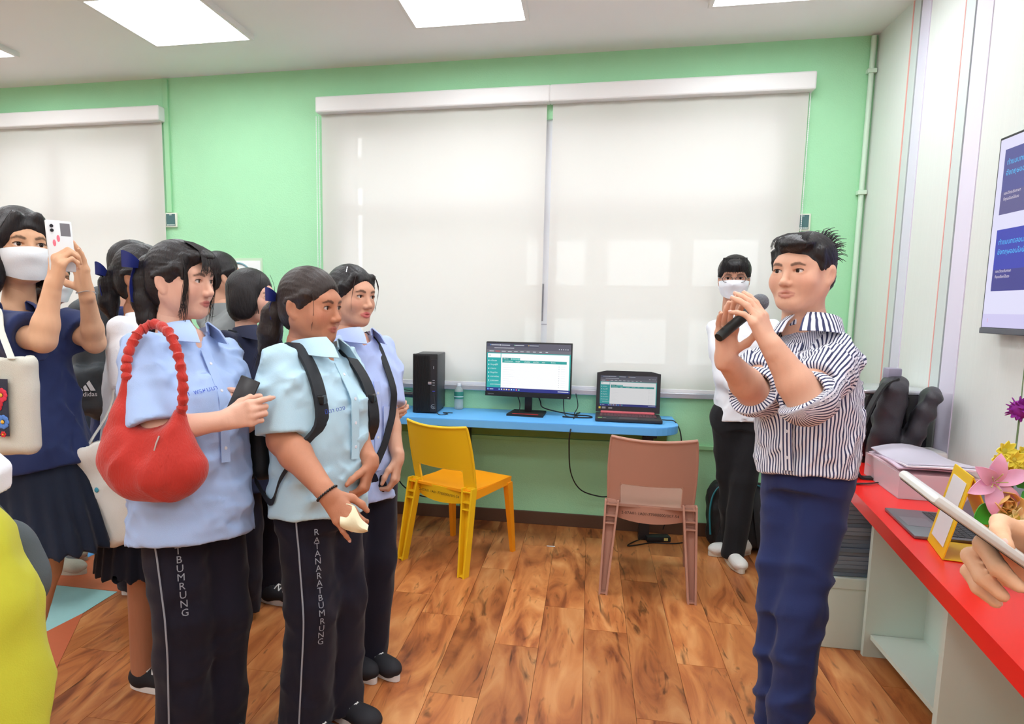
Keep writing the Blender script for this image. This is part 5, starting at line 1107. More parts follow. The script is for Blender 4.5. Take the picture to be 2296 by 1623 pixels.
# ---- student with the crossbody strap -----------------------------------------
d0 = 2.68; p = G8 = Person('student in a sky-blue shirt with a black crossbody strap, arm held behind', root_of(800, 1120, d0), sk_m)
p.head(q(789, 664), 52, 2, 2, 1.03, -.1, mouth=.35, gaze=(12, -3)); p.torso(q(796, 748), q(800, 1060), 45, .92, .95, .046)
p.arm('L', sho(p, 'L', .15, .055), q(872, 930, .03), q(893, 1028, -.05), (q(886, 1085, -.06)-q(893, 1028, -.05), cv(-1, 0, -.25), hand_pose(35, 50, 30, 2, index=(30, 45, 20, 0), thumb=((-.6, .75, -.3), (-.35, .9, -.25), (-.2, .95, -.2)))), (.043, .036, .024), sc=.95)
p.arm('R', sho(p, 'R', .15, .055), q(762, 945, -.08), q(842, 932, .14), (cv(1, .05, -.35), cv(0, .3, -1), hand_pose(20, 30, 20, 2)), (.043, .038, .027), sc=.95)
legs_from(p, root_of(775, 1330, d0), root_of(825, 1330, d0+.02)); p.finish()
RG8 = [(0, .165, .132, .0), (.2, .160, .130, .0), (.45, .150, .124, .008), (.68, .152, .118, .016), (.83, .150, .092, .004), (.92, .095, .072, 0), (1., .058, .056, 0)]
p.shirt(m_sb3, RG8, .10, 1., {'L': dict(to=.86, r=(.066, .072)), 'R': dict(to=.9, r=(.066, .07))}, seed=24, fold=.007)
p.collar(m_sb3, .060, 24, .05, .04, 14, .036); p.placket(m_sb3, .36, .02, .03, .006, 4, m_btn); p.print_on('นงค์', .02, -.07, .26, mat('blue_thread', (60, 88, 190), .6))
pp, gg = snap(p.T(.075, 0, .225), p.F, p.sA, p.sS, .005); X = unit(np.cross(UP, gg)); b = MB(); b.M = frame(pp, X, UP-gg*(UP@gg)); b.tube([(-.014, .012, 0), (-.006, .02, 0), (.006, .02, 0), (.014, .012, 0), (0, -.022, 0), (-.014, .012, 0), (.014, .012, 0), (.006, .0, 0), (0, -.022, 0), (-.006, .0, 0), (-.014, .012, 0)], .0009, 4); b.tube([(.022*math.cos(a), .004+.022*math.sin(a), 0) for a in np.linspace(.4, 2.74, 14)], .0009, 4); p.mb('pocket_emblem', b, mat('emblem_blue', (54, 60, 120), .6))
pk = [[snap(p.T(x, 0, z), p.F, p.sA, p.sS, .005)[0] for x in np.linspace(.03, .125, 6)] for z in np.linspace(.155, .265, 6)]; p.mb('chest_pocket', MB().sheet(pk, .002), m_sb3)
pants(p, m_pants, (.095, .085, .08), 7, .004, hipr=(.15, .125))
A, S = cap_hair(p, 1.0); A.append(p.hell((0, .10, .03), (.035, .03, .035), .02)); A += [p.hcap((s*.045, -.060, .075), (s*.072, -.030, .012), .014, .008, .015) for s in (-1, 1)]
st = strands(p, None, lambda rs: [(s_ := rs.choice([-1, 1])*.05, -.07, .08), (s_*1.3, -.078, .035+rs.uniform(-.01, .01)), (s_*1.35, -.07, -.01), (s_*1.25, -.066, -.04-rs.uniform(0, .02))], 22, .0009, 6)
p.hair(A, HB, S, strands=st, fdir='back', seed=11); p.mb('hair_clip', MB().tube(p.hp([(-.050, -.022, .108), (-.062, -.030, .088)]), .0018, 5), mat('clip_silver', (220, 222, 226), .25, .8))
pts = [snap(p.T(x, 0, z), dr, p.sA, p.sS, .014, .3)[0] for x, z, dr in ((.060, .36, -p.F+p.Z), (.066, .34, p.Z), (.072, .31, p.Z*.4+p.F), (.075, .26, p.F), (.05, .18, p.F), (.01, .09, p.F), (-.06, .0, p.F), (-.12, -.06, p.F-p.L))]
strap_over('crossbody_strap', 'black crossbody strap over the sky-blue shirt by the counter', 'strap', pts, .030, m_strapb, .004, p.L)

# ---- student photographing with a phone ---------------------------------------
d0 = 2.28; p = P1 = Person('student in a navy polo with a white mask raising a phone', root_of(95, 1050, d0), sk_p1)
p.head(q(44, 553), 52, -2, 0, 1.08, .1, gaze=(6, 0)); p.torso(q(26, 700, .02), q(86, 1010, .02), 42, .9, .95, .047)
p.arm('R', q(-22, 742, -.12), q(96, 762, -.26), q(118, 642, -.27), (cv(.22, 1, .0), cv(.6, .1, -.8), hand_pose(48, 62, 40, 3, index=(24, 60, 40, -8), pinky=(52, 62, 40, 6), thumb=((-.75, .6, -.3), (-.45, .85, -.3), (.1, .95, -.25)))), (.040, .036, .0235), sc=.94)
p.arm('L', sho(p, 'L', .15, .05, .02), q(212, 768, .05), q(194, 655, -.05), (cv(-.14, 1, .05), cv(-.45, 0, 1), hand_pose(6, 12, 10, 5, index=(28, 50, 35, -4), middle=(22, 40, 30, -2), thumb=((-.8, .45, -.4), (-.55, .75, -.4), (-.3, .85, -.4)))), (.038, .034, .0225), sc=.93)
legs_from(p, root_of(-35, 1330, d0), root_of(15, 1330, d0+.05)); p.finish()
RGP = [(0, .180, .150, .01), (.25, .170, .142, .008), (.5, .160, .135, .006), (.70, .158, .128, .012), (.84, .155, .098, 0), (.93, .095, .075, 0), (1., .06, .058, 0)]
p.shirt(m_navy, [(t_, a_*.93, b_*.93, c_) for t_, a_, b_, c_ in RGP], .07, 1., {'R': dict(to=.80, r=(.074, .082)), 'L': dict(to=.66, r=(.064, .074))}, seed=34, fold=.008)
p.collar(cloth('navy_collar', (58, 66, 112)), .062, 30, .055, .03, 16, .036)
A = [loft(p.hip-p.Z*0, p.L, p.F, UP, [(-.325, .20, .18), (-.2, .188, .165), (0, .158, .13), (.05, .145, .115)], .02)]
def pleat(o, L_, F_, n, a): 
    o, L_, F_ = (np.asarray(v, f4) for v in (o, L_, F_))
    return lambda P: (a*np.abs(np.mod(np.arctan2((P-o)@L_, (P-o)@F_)*n/6.2832, 1)-.5)*2*np.clip((o[2]-P[:, 2])/.2, 0, 1)).astype(f4)
p.sd('skirt', A, m_skirt, (), .008, pleat(p.hip, p.L, p.F, 20, .016), .016)
A = [p.hell((0, .015, .034), (.088, .104, .094)), p.hell((0, .055, -.045), (.088, .060, .10), .03)]+[p.hell((s*.074, .000, -.055), (.027, .056, .095), .03) for s in (-1, 1)]+[p.hcap((s*.03, -.075, .085), (s*.075, -.055, .02), .016, .018, .02) for s in (-1, 1)]
S = [p.hell((0, -.108, -.040), (.060, .058, .098), .010), p.hell((0, -.03, -.16), (.06, .08, .08), .015)]
st = strands(p, None, lambda rs: [(s_ := rs.choice([-1, 1])*.04, -.075, .098), (s_*1.9, -.072, .04), (s_*2.1, -.058, -.02), (s_*(2.05+rs.uniform(-.1, .1)), -.04+rs.uniform(-.015, .02), -.10-rs.uniform(0, .025))], 70, .0013, 7)
p.hair(A, HB, S, strands=st, fdir='down', seed=13); face_mask(p, m_maskw)
p.mb('bracelet', MB().tube([q(194, 655, -.05)+(-FW*math.cos(a)+RT*math.sin(a))*.029+UP*.004*math.sin(a*2)-RT*.002 for a in np.linspace(0, 6.2832, 24)], .0016, 5, False), mat('bracelet_silver', (190, 192, 196), .3, .8))
ph = phone('white phone with photo stickers raised by the masked navy polo student', q(136, 552, -.262), cv(.05, 1, .05), cv(.78, .1, .62), mat('phone_white', (232, 238, 240), .3), .074, .152)
for i, z in enumerate((.058, .045)): MB().lathe([(.0005, 0), (.005, 0), (.005, .003), (.0005, .003)], 12).build('camera_lens', mat('lens', (12, 14, 30), .1), ph).location = (-.022, z, .0042)
MB().box((.002, .030, .0040), (.030, .068, .0048)).build('photo_sticker', mat('photo_grey', (120, 120, 126), .5), ph)
for x, y in ((-.018, .008), (-.006, .022)): MB().ball((x, y, .0042), (.005, .011, .001), 8).build('pink_sticker', mat('pinkstick', (236, 120, 140), .5), ph)
# her tote
tt = thing('tote_bag', 'off-white canvas tote with embroidered flowers on the navy polo student', 'tote bag', (*root_of(30, 1000, d0-.3), 0)); bo = A3(tt.location); m_can = mat('canvas', (216, 218, 206), .9, bump=.3, bscale=420)
qt = lambda x, y, dd=0.: at(x, y, 1.90+dd); Mt = np.stack([unit(RT*.98-FW*.18), FW, unit(UP+RT*.03)], 1)
cc = qt(18, 905); A = [rbox(cc, (.082, .032, .145), .03, Mt, .02)]; w1 = folds(41, .15, .003); V, Q = sdf(A, [ell(cc+UP*.15, (.072, .022, .05), Mt, .01)], .006, w1, .008); obj('tote_body', np_mesh('tote', V-bo, [Q]), m_can, tt)
nf = -Mt[:, 1]; base = lambda u, v, e=.0: cc+Mt[:, 0]*u+Mt[:, 2]*v+nf*(.034+e)-bo
MB().sheet([[base(u, v, .004) for u in np.linspace(-.075, .03, 6)] for v in np.linspace(-.085, .075, 6)], .002).build('embroidered_patch', mat('patch_navy', (52, 58, 76), .8, bump=.3, bscale=500), tt)
def petal_flower(u, v, r, c1, n=9, c2=(240, 190, 70)):
    b = MB()
    for i in range(n):
        a = 6.2832*i/n; b.ball(base(u+r*.6*math.cos(a), v+r*.6*math.sin(a), .006), (r*.34, .002, r*.34), 6)
    o = b.build('embroidered_flower', mat('emb_%02x%02x%02x' % c1, c1, .7), tt, True); MB().ball(base(u, v, .008), (r*.25, .003, r*.25), 6).build('flower_centre', mat('emb_c', c2, .7), o, True)
petal_flower(.010, .030, .022, (226, 60, 84)); petal_flower(-.01, .005, .026, (196, 40, 60)); petal_flower(.012, -.045, .022, (90, 140, 220)); petal_flower(.012, -.080, .010, (220, 60, 60), 6); petal_flower(-.02, -.07, .012, (110, 140, 100), 5)
for s in (-1, 1): MB().sheet([[v-Mt[:, 0]*.012-bo, v+Mt[:, 0]*.012-bo] for v in smooth_path([cc+Mt[:, 0]*s*.045+UP*.13+nf*.03, at(-8+s*10, 740, 1.95), at(-10, 690, 2.05), p.neck-p.L*.13-p.Z*.01], 16)], .004).build('handle', m_can, tt, True)

# ---- masked student hidden behind the photographer ----------------------------
d0 = 3.35; p = Person('student with a pale mask standing hidden behind the photographing student', root_of(118, 1120, d0), sk_dk)
p.head(q(112, 628), 70, 0, 0, 1., 0., eyes=False); p.torso(q(110, 705), q(120, 950), 75, .95, 1.); legs_from(p, onz(108, 1272, 0)[:2], onz(112, 1250, 0)[:2], 0.02, (.07, .05, .034), shoes=False); p.finish()
p.shirt(m_dknavy, RGP, .1, 1., {}, seed=3); A = [loft(p.hip, p.L, p.F, UP, [(-.60, .235, .21), (-.3, .20, .18), (0, .16, .135), (.05, .15, .12)], .02)]; p.sd('skirt', A, cloth('black_skirt', (26, 28, 40)), (), .010, pleat(p.hip, p.L, p.F, 18, .016), .016)
A, S = cap_hair(p, 1.02, False); A += [p.hell((s*.062, .01, -.06), (.022, .05, .075), .03) for s in (-1, 1)]; p.hair(A, HB, S); face_mask(p, m_maskw, False)
m_gsh = mat('grey_white_canvas', (190, 188, 172), .8, bump=.2, bscale=200)
for z in ((112, 1282), (118, 1252)): hq = onz(*z, 0); shoe(p, hq-cv(.04, 0, 0), cv(1, 0, .08), m_gsh, m_gsh, m_gsh, .25, .09)

# ---- person with a sports backpack, seen from behind ---------------------------
d0 = 3.0; p = P2 = Person('person in a navy shirt wearing a dark grey sports backpack', root_of(285, 1100, d0), sk_m)
p.head(q(306, 604), 115, 8, 0, 1.03, 0., .5, eyes=False); p.torso(q(288, 700), q(278, 1000), 112, 1., 1.); legs_from(p, onz(300, 1330, 0)[:2], onz(330, 1310, 0)[:2]); p.arm('L', sho(p, 'L', .17), q(330, 900, .2), q(350, 980, .1)); p.arm('R', sho(p, 'R', .17), q(280, 880, -.15), q(320, 960, -.2)); p.finish()
p.shirt(m_navy, RGP, .1, 1., {'L': dict(to=.8, r=(.07, .075)), 'R': dict(to=.8, r=(.07, .075))}, seed=51); p.collar(cloth('navy_collar2', (46, 60, 130)), .062, 30, .05, .02, 10, .04); pants(p, m_pants)
A, S = cap_hair(p, 1.0); p.hair(A, HB, S, fdir='down')
bp = thing('backpack', 'dark grey sports backpack with a white three-bar mountain emblem', 'backpack', (*root_of(225, 900, d0-.1), 0)); bo = A3(bp.location); qb = lambda x, y, dd=0.: at(x-4, y, 2.80+dd); X = unit(RT*.93+FW*.36); Mb = np.stack([X, np.cross(UP, X), UP], 1); m_gb = mat('grey_nylon', (62, 68, 72), .55, bump=.2, bscale=300, var=.1, vscale=9)
A = [cap(qb(225, 672), qb(228, 900), .055, .075, .03), rbox(qb(218, 800), (.085, .07, .24), .05, Mb, .03), rbox(qb(214, 872, -.05), (.085, .05, .10), .035, Mb, .012)]; V, Q = sdf(A, (), .007, waves(61, .09, .004), .008); obj('pack', np_mesh('pack', V-bo, [Q]), m_gb, bp)
wm = mat('emblem_white', (232, 234, 236), .5); nb_ = unit(-FW-RT*.30); sA_ = A; b = MB(); pq, gq = snap(qb(226, 874, -.05), nb_, sA_, (), .008); Xe = unit(np.cross(UP, gq)); b.M = frame(pq, Xe, UP-gq*(UP@gq)); k = .00135
for poly in (((-18, 0), (-8, 0), (-11, 6)), ((-6, 0), (4, 0), (-3, 14), (-8, 9)), ((7, 0), (17, 0), (5, 24), (-1, 17))): b.add([((x-2)*k*1.3, (y+2)*k*1.3, 0) for x, y in poly], [tuple(range(len(poly)))])
V, F = text_geo('adidas', .026); b.add(V+A3((0, -.011, 0)), F); me = b.mesh('emblem'); me.transform(Matrix.Translation(-Vector(bo))); obj('emblem', me, wm, bp)
for s in (-1, 1): MB().sheet([[v-bo-p.L*.025, v-bo+p.L*.025] for v in smooth_path([qb(232, 668), p.neck-p.Z*.005+p.L*s*.09-p.F*.05, p.neck-p.Z*.03+p.L*s*.1+p.F*.06, p.neck-p.Z*.16+p.L*s*.11+p.F*.13], 14)], .01).build('padded_strap', m_gb, bp, True)

# ---- student in white with a ponytail -------------------------------------------
d0 = 2.55; p = P3 = Person('student in a white blouse with a ponytail and short navy skirt behind the red bag', root_of(310, 1100, d0), sk_dk)
p.head(q(326, 622), 85, 3, 0, 1.03, 0., eyes=False); p.torso(q(326, 712), q(330, 1010), 80, .92, .95); p.arm('R', sho(p, 'R', .14), q(300, 890, -.15), q(312, 1010, -.17)); p.arm('L', sho(p, 'L', .14), q(340, 900, .16), q(350, 1010, .18)); legs_from(p, root_of(312, 1330, d0-.05), root_of(335, 1330, d0+.06), .02, (.075, .056, .042), vox=.008); p.finish()
p.shirt(m_wsh, RGP, .04, 1., {'R': dict(to=.85, r=(.062, .07)), 'L': dict(to=.85, r=(.062, .07))}, seed=71); p.collar(m_wsh, .06, 24, .045, .03, 12, .035)
A = [loft(p.hip, p.L, p.F, UP, [(-.43, .20, .185), (-.2, .175, .155), (0, .15, .125), (.05, .14, .115)], .02)]; p.sd('skirt', A, cloth('black_skirt', (26, 28, 40)), (), .008, pleat(p.hip, p.L, p.F, 22, .014), .014)
A, S = cap_hair(p); A += chain(p.hp([(0, .11, .02), (-.005, .135, -.03), (-.005, .140, -.10), (0, .12, -.17)]), [.028, .036, .036, .014], .02); p.hair(A, HB, S, fdir='back'); ribbon_bow(p, p.H((-.008, .128, -.005)), cv(-.3, .5, .9), cv(-1, .1, .5), UP, .062, m_bow, .09)
t2 = thing('tote_bag', 'plain white canvas tote hanging behind the red bag', 'tote bag', (*root_of(262, 1100, 2.34), 0)); bo = A3(t2.location); qt = lambda x, y, dd=0.: at(x, y, 2.34+dd); Xt = unit(RT*.9-UP*.28); Ut = unit(np.cross(Xt, FW)*-1); Ut = unit(UP*.95-RT*.32); Mt = np.stack([unit(np.cross(Ut, FW)*-1), FW, Ut], 1); Mt[:, 0] = np.cross(Mt[:, 1], Mt[:, 2]); m_cw = mat('canvas_white', (238, 238, 230), .85, bump=.2, bscale=420)
cc = qt(258, 1102); V, Q = sdf([rbox(cc, (.085, .045, .185), .03, Mt, .02), ell(cc+Ut*.15, (.095, .062, .05), Mt, .04)], [ell(cc+Ut*.20, (.080, .05, .055), Mt, .01)], .006, folds(81, .12, .004), .012); obj('tote_body', np_mesh('tote', V-bo, [Q]), m_cw, t2)
MB().ball(cc-Mt[:, 0]*.028+Ut*.03-FW*.052-bo, (.008, .004, .009), 8).build('teal_print', mat('teal_print', (70, 160, 180), .6), t2, True)
MB().tube([v-bo for v in smooth_path([cc+Ut*.18-Mt[:, 0]*.03, at(252, 900, 2.36), at(253, 780, 2.40), at(272, 722, 2.45), at(290, 715, 2.5)], 20)], .010, 8, True, .4).build('handle', m_cw, t2, True)

# ---- person in grey, back view ---------------------------------------------------
d0 = 3.65; p = Person('dark-haired person in a grey shirt standing near the green wall', root_of(505, 1050, d0), sk_m)
p.head(q(497, 618), 130, 0, 0, 1.05, 0., .6, eyes=False); p.torso(q(503, 690), q(510, 930), 140, 1.12, 1.05); p.arm('L', sho(p, 'L', .18), q(560, 830, .1), q(560, 930, 0)); p.arm('R', sho(p, 'R', .18), q(450, 830, .0), q(460, 930, -.1)); legs_from(p, onz(490, 1265, 0)[:2], onz(540, 1265, 0)[:2]); p.finish()
m_gsh2 = cloth('grey_shirt', (146, 152, 152)); p.shirt(m_gsh2, RGP, .1, 1., {'L': dict(to=.9, r=(.075, .08)), 'R': dict(to=.9, r=(.075, .08))}, seed=91); p.collar(m_gsh2, .065, 30, .045, .02, 10, .04); pants(p, m_pants); A, S = cap_hair(p, 1.02); p.hair(A, HB, S, fdir='down')

# ---- student with bob hair in dark navy -----------------------------------------
d0 = 3.12; p = P6 = Person('student with a chin-length bob in a dark navy jacket between the blue shirts', root_of(565, 1100, d0), sk_f)
p.head(q(566, 664), 82, 2, 0, 1.03, 0.); p.torso(q(558, 742), q(560, 1000), 65, .98, 1.); p.arm('R', sho(p, 'R', .16), q(505, 890, -.1), q(530, 990, -.2)); p.arm('L', sho(p, 'L', .16), q(620, 890, .1), q(640, 980, .0)); legs_from(p, onz(545, 1385, 0)[:2], onz(600, 1340, 0)[:2], shoes=False); p.finish()
p.shirt(m_dknavy, RGP, .2, 1., {'R': dict(to=1.8, r=(.070, .068), r2=.055), 'L': dict(to=1.8, r=(.07, .068), r2=.055)}, seed=101, fold=.005); p.collar(cloth('dark_collar', (48, 52, 74)), .062, 24, .055, .05, 16, .038); pants(p, m_pants, (.10, .085, .08), 8); leg_piping(p, 'R', m_silv, .62, .30, cv(-.1, 0, 1))
A = [p.hell((0, .018, .034), (.087, .104, .093)), p.hell((0, .050, -.040), (.086, .062, .085), .03)]+[p.hell((s*.068, .005, -.035), (.026, .058, .070), .03) for s in (-1, 1)]; S = [p.hell((0, -.106, -.035), (.062, .062, .095), .012), p.hell((0, -.03, -.155), (.07, .09, .075), .015)]
st = strands(p, None, lambda rs: [(s_ := rs.choice([-1, 1])*.05, -.06, .10), (s_*1.6, -.07, .045), (s_*1.75, -.062, -.02), (s_*1.6, -.05+rs.uniform(-.02, .01), -.075)], 50, .0012, 9); p.hair(A, HB, S, strands=st, fdir='down', seed=17)
p.mb('enamel_pin', MB().ball(snap(p.T(-.09, 0, .20), p.F-p.L*.3, p.sA, p.sS, .004)[0], (.012, .004, .005), 8), mat('pin_silver', (210, 214, 220), .3, .6))
strap_over('bag_strap', 'black bag strap across the dark navy jacket', 'strap', [snap(p.T(x, 0, z), dr, p.sA, p.sS, .006, .3)[0] for x, z, dr in ((-.10, .30, p.Z-p.F), (-.10, .30, p.Z), (-.095, .25, p.F), (-.05, .14, p.F), (.03, .02, p.F), (.10, -.1, p.F+p.L*.5))], .03, m_strapb, .004, p.L)
m_bc = mat('black_canvas', (34, 34, 40), .75); m_ws = mat('white_rubber', (232, 232, 230), .5)
shoe(p, onz(585, 1347, 0), cv(1, 0, .22), m_bc, m_ws, m_ws, .24, .085, soleh=.036); shoe(p, onz(538, 1352, 0), cv(.25, 0, 1), m_bc, m_ws, m_ws, .24, .085, soleh=.036)
# ---- presenter --------------------------------------------------------------------
def stripe_mat(name, per, c1, c2, duty=.42):
    m = cloth(name, c1); N = m.node_tree.nodes; L = m.node_tree.links; b = N['Principled BSDF']
    a = N.new('ShaderNodeAttribute'); a.attribute_name = 'su'; d = N.new('ShaderNodeMath'); d.operation = 'DIVIDE'; d.inputs[1].default_value = per; L.new(a.outputs['Fac'], d.inputs[0])
    f = N.new('ShaderNodeMath'); f.operation = 'FRACT'; L.new(d.outputs[0], f.inputs[0]); l = N.new('ShaderNodeMath'); l.operation = 'LESS_THAN'; l.inputs[1].default_value = duty; L.new(f.outputs[0], l.inputs[0])
    mx = N.new('ShaderNodeMix'); mx.data_type = 'RGBA'; mx.inputs['A'].default_value = lin(c1); mx.inputs['B'].default_value = lin(c2); L.new(l.outputs[0], mx.inputs['Factor']); L.new(mx.outputs['Result'], b.inputs['Base Color']); return m
m_str = stripe_mat('striped_cotton', .0112, (238, 240, 248), (58, 64, 98))
d0 = 2.12; p = PR = Person('presenter in a striped shirt and navy trousers talking with a microphone', root_of(1815, 1100, d0), sk_pr)
p.head(q(1797, 610), -54, 0, 0, 1.03, .6, 1., .7, gaze=(-12, 0)); p.torso(q(1822, 738, .03), q(1812, 1035), -50, 1.0, 1.0, .062)
p.arm('L', sho(p, 'L', .085, .092, .015), q(1806, 893, -.26), q(1730, 775, -.26), (cv(-.42, 1, -.25), cv(-.62, -.1, -.78), hand_pose(14, 20, 10, 4, index=(10, 14, 8, -6), pinky=(24, 28, 12, 8), thumb=((-.6, .72, -.35), (-.3, .9, -.3), (-.15, .95, -.2)))), (.052, .047, .030), sc=1.0)
p.arm('R', sho(p, 'R', .13, .085), q(1690, 880, -.04), q(1626, 802, -.15), (cv(-.06, 1, .10), cv(.25, -.1, .95), hand_pose(8, 10, 8, 8, ring=(14, 14, 8, 6), pinky=(16, 16, 8, 16), thumb=((-.75, .55, -.4), (-.45, .75, -.5), (-.05, .85, -.5)))), (.052, .046, .030), sc=.98)
legs_from(p, root_of(1762, 1300, d0+.06), root_of(1786, 1300, d0-.05), .02, (.07, .06, .036), .055); p.finish()
RGR = [(0, .142, .128, .008), (.2, .146, .134, .016), (.42, .150, .136, .022), (.64, .150, .130, .016), (.75, .140, .116, .008), (.84, .120, .098, .002), (.92, .092, .080, 0), (1., .070, .064, 0)]
def stripes_on(p, o, R_=.17):
    me = o.data; n = len(me.vertices); co = np.empty(n*3, f4); me.vertices.foreach_get('co', co); P = co.reshape(-1, 3)+p.o.astype(f4)
    dt = p.sA[0][0](P); best = dt.copy(); qv = P-p.hip.astype(f4); su = (np.arctan2(qv@p.L, qv@p.F)*R_).astype(f4)
    for sd_ in ('L', 'R'):
        sh, el, wr = (v.astype(f4) for v in p.arms[sd_])
        for a, b in ((sh, el), (el, wr)):
            ax = unit(b-a).astype(f4); f = cap(a, b, .072, .072)[0](P)-.012; u = unit(np.cross(ax, p.F)).astype(f4); v = np.cross(ax, u); r_ = P-a; s_ = np.arctan2(r_@v, r_@u)*.075
            sel = f < best; su = np.where(sel, s_, su); best = np.where(sel, f, best)
    set_attr(me, 'su', su)
o = p.shirt(m_str, RGR, .045, 1., {'L': dict(to=1.02, r=(.078, .072), r2=.066), 'R': dict(to=1.02, r=(.076, .070), r2=.064)}, seed=114, fold=.008, vox=.0062, vcut=False); stripes_on(p, o)
c = p.collar(m_str, .070, 12, .055, .035, 16, .05, dz=.008); co = np.array([v.co[:] for v in c.data.vertices])+p.o; qv = co-p.neck; set_attr(c.data, 'su', (np.arctan2(qv@p.L, qv@p.F)*.075))
pl_ = p.placket(m_str, .36, -.03, .032, .006, 5, m_btn); co = np.array([v.co[:] for v in pl_.data.vertices])+p.o; set_attr(pl_.data, 'su', (co-p.hip)@p.L)
for bt_ in pl_.children: bt_.data.materials.clear(); bt_.data.materials.append(m_btn)
for sd_ in ('L', 'R'):
    sh, el, wr = p.arms[sd_]; ax = unit(wr-el)*.35+unit(el-sh)*.65; ax = unit(ax); u = unit(np.cross(ax, UP)); v = np.cross(ax, u); e = el+(wr-el)*.02
    G = []
    for i in range(33):
        a = 2*math.pi*i/32; dr = u*math.cos(a)+v*math.sin(a); G.append([e+ax*z+dr*(r_+.002*math.sin(a*5)) for z, r_ in ((-.05, .071), (-.025, .075), (.0, .073), (.010, .067), (.004, .060))])
    b = MB().sheet(G, .003); cf = p.mb('rolled_cuff', b, m_str); co = np.array([x.co[:] for x in cf.data.vertices])+p.o-e; set_attr(cf.data, 'su', (np.arctan2(co@v, co@u)*.078))
pants(p, cloth('navy_chinos', (40, 52, 98)), (.082, .070, .062), 9, .007, hipr=(.126, .114), top=.03)
A = [p.hell((0, .020, .040), (.0835, .098, .084)), p.hell((0, .060, -.015), (.072, .050, .065), .02), p.hell((0, -.055, .082), (.058, .040, .026), .02), p.hell((.02, -.078, .078), (.045, .026, .016), .012)]
S = [p.hell((0, -.098, -.030), (.075, .050, .092), .008), p.hell((0, -.055, -.115), (.11, .085, .085), .012)]
A += [p.hcap((s*.070, -.030, .06), (s*.074, -.024, .008), .013, .007, .012) for s in (-1, 1)]
def spike(rs):
    a = rs.uniform(-1.3, 1.3); e_ = rs.uniform(-.1, 1.1); d_ = A3((math.sin(a)*math.cos(e_), math.cos(a)*math.cos(e_), math.sin(e_))); c_ = A3((0, .02, .04))+d_*A3((.080, .095, .081)); L_ = rs.uniform(.012, .032); return [c_-d_*.006, c_+d_*L_*.5+A3((0, .004, .006)), c_+d_*L_+A3((rs.uniform(-.01, .01), .012, -.002))]
def fringe(rs): x = rs.uniform(-.05, .055); return [(x*.7, -.03, .116), (x, -.078, .098), (x*1.05, -.094, .074+rs.uniform(-.012, .008))]
st = strands(p, None, spike, 150, .0016, 4, 5); s2 = strands(p, None, fringe, 80, .0015, 5, 6); st.add(np.concatenate(s2.V), s2.F); p.hair(A, HB, S, strands=st, seed=19, groove=.0018)
mc = thing('microphone', 'black handheld microphone in the presenter\'s raised hand', 'microphone', q(1650, 725, -.17)); bo = A3(mc.location); a_, b_ = q(1611, 757, -.20), q(1699, 682, -.15); ax = unit(b_-a_); ln = np.linalg.norm(b_-a_)
MB().tube([a_+ax*t_*ln-bo for t_ in (0, .04, .5, .8, .93)], [.013, .0145, .0155, .0175, .0215], 18).build('handle', mat('mic_black', (34, 42, 42), .45), mc, True); MB().tube([a_+ax*t_*ln-bo for t_ in (.92, .95)], .0228, 18).build('ring', mat('mic_ring', (70, 72, 76), .3, .8), mc, True); MB().ball(a_+ax*(ln*.95+.018)-bo, .0255, 14).build('grille', mat('mic_grille', (126, 130, 136), .5, .6, bump=.8, bscale=500), mc, True)

# ---- masked helper in white ---------------------------------------------------------
d0 = 3.86; p = WM = Person('masked person in glasses and white shirt standing by the wall', root_of(1655, 1000, d0), skin_mat('skin_helper', (214, 160, 134)))
p.head(q(1646, 623), -22, 4, 0, 1.05, 0., .6, gaze=(0, 0)); p.torso(q(1662, 705, .02), q(1660, 925, .02), -14, 1.0, 1., .05)
p.arm('R', sho(p, 'R', .14, .075), q(1626, 845, -.03), q(1672, 878, -.16)); p.arm('L', sho(p, 'L', .165, .075), q(1712, 845, .02), q(1700, 900, -.12)); fR, fL = onz(1640, 1243, 0), onz(1643, 1262, 0)
legs_from(p, fR[:2], fL[:2], .01, (.08, .055, .034), .07, shoes=False); p.finish()
RGW = [(0, .142, .118, .0), (.25, .140, .116, .0), (.5, .136, .112, 0), (.7, .140, .110, .01), (.84, .145, .092, 0), (.93, .10, .07, 0), (1., .06, .058, 0)]
p.shirt(m_wsh, RGW, .05, 1., {'R': dict(to=1.9, r=(.060, .056), r2=.05), 'L': dict(to=1.9, r=(.064, .06), r2=.05)}, seed=124, fold=.004, vcut=False); p.collar(m_wsh, .062, 18, .045, .03, 12, .036); p.placket(m_wsh, .32, -.03, .03, .006, 5, m_btn)
pants(p, cloth('black_trousers', (30, 30, 33)), (.095, .070, .062), 10, .005, hipr=(.132, .102), top=.05, vox=.0075)
A = [p.hell((0, .018, .038), (.086, .101, .089)), p.hell((0, .055, -.015), (.076, .052, .07), .02), p.hell((0, -.060, .062), (.066, .040, .038), .02)]+[p.hcap((s*.055, -.062, .06), (s*.074, -.03, .012), .020, .010, .015) for s in (-1, 1)]
S = [p.hell((0, -.100, -.055), (.080, .052, .088), .010), p.hell((0, -.045, -.12), (.10, .085, .085), .015)]
st = strands(p, None, lambda rs: [(x := rs.uniform(-.06, .06), -.05, .108), (x*1.1, -.098, .07), (x*1.15, -.104, .030+rs.uniform(-.008, .012))], 90, .0016, 8, 6); p.hair(A, HB, S, strands=st, fdir='down', seed=23); face_mask(p, m_wsh)
gl = MB()
for s in (-1, 1):
    gl.tube(p.hp([(s*.033+.0245*math.cos(a), -.096, -.004+.018*math.sin(a)) for a in np.linspace(0, 6.2832, 25)]), .0019*p.hs, 6, False); gl.tube(p.hp([(s*.058, -.095, 0), (s*.078, -.05, .004), (s*.080, .02, .002)]), .0018, 6)
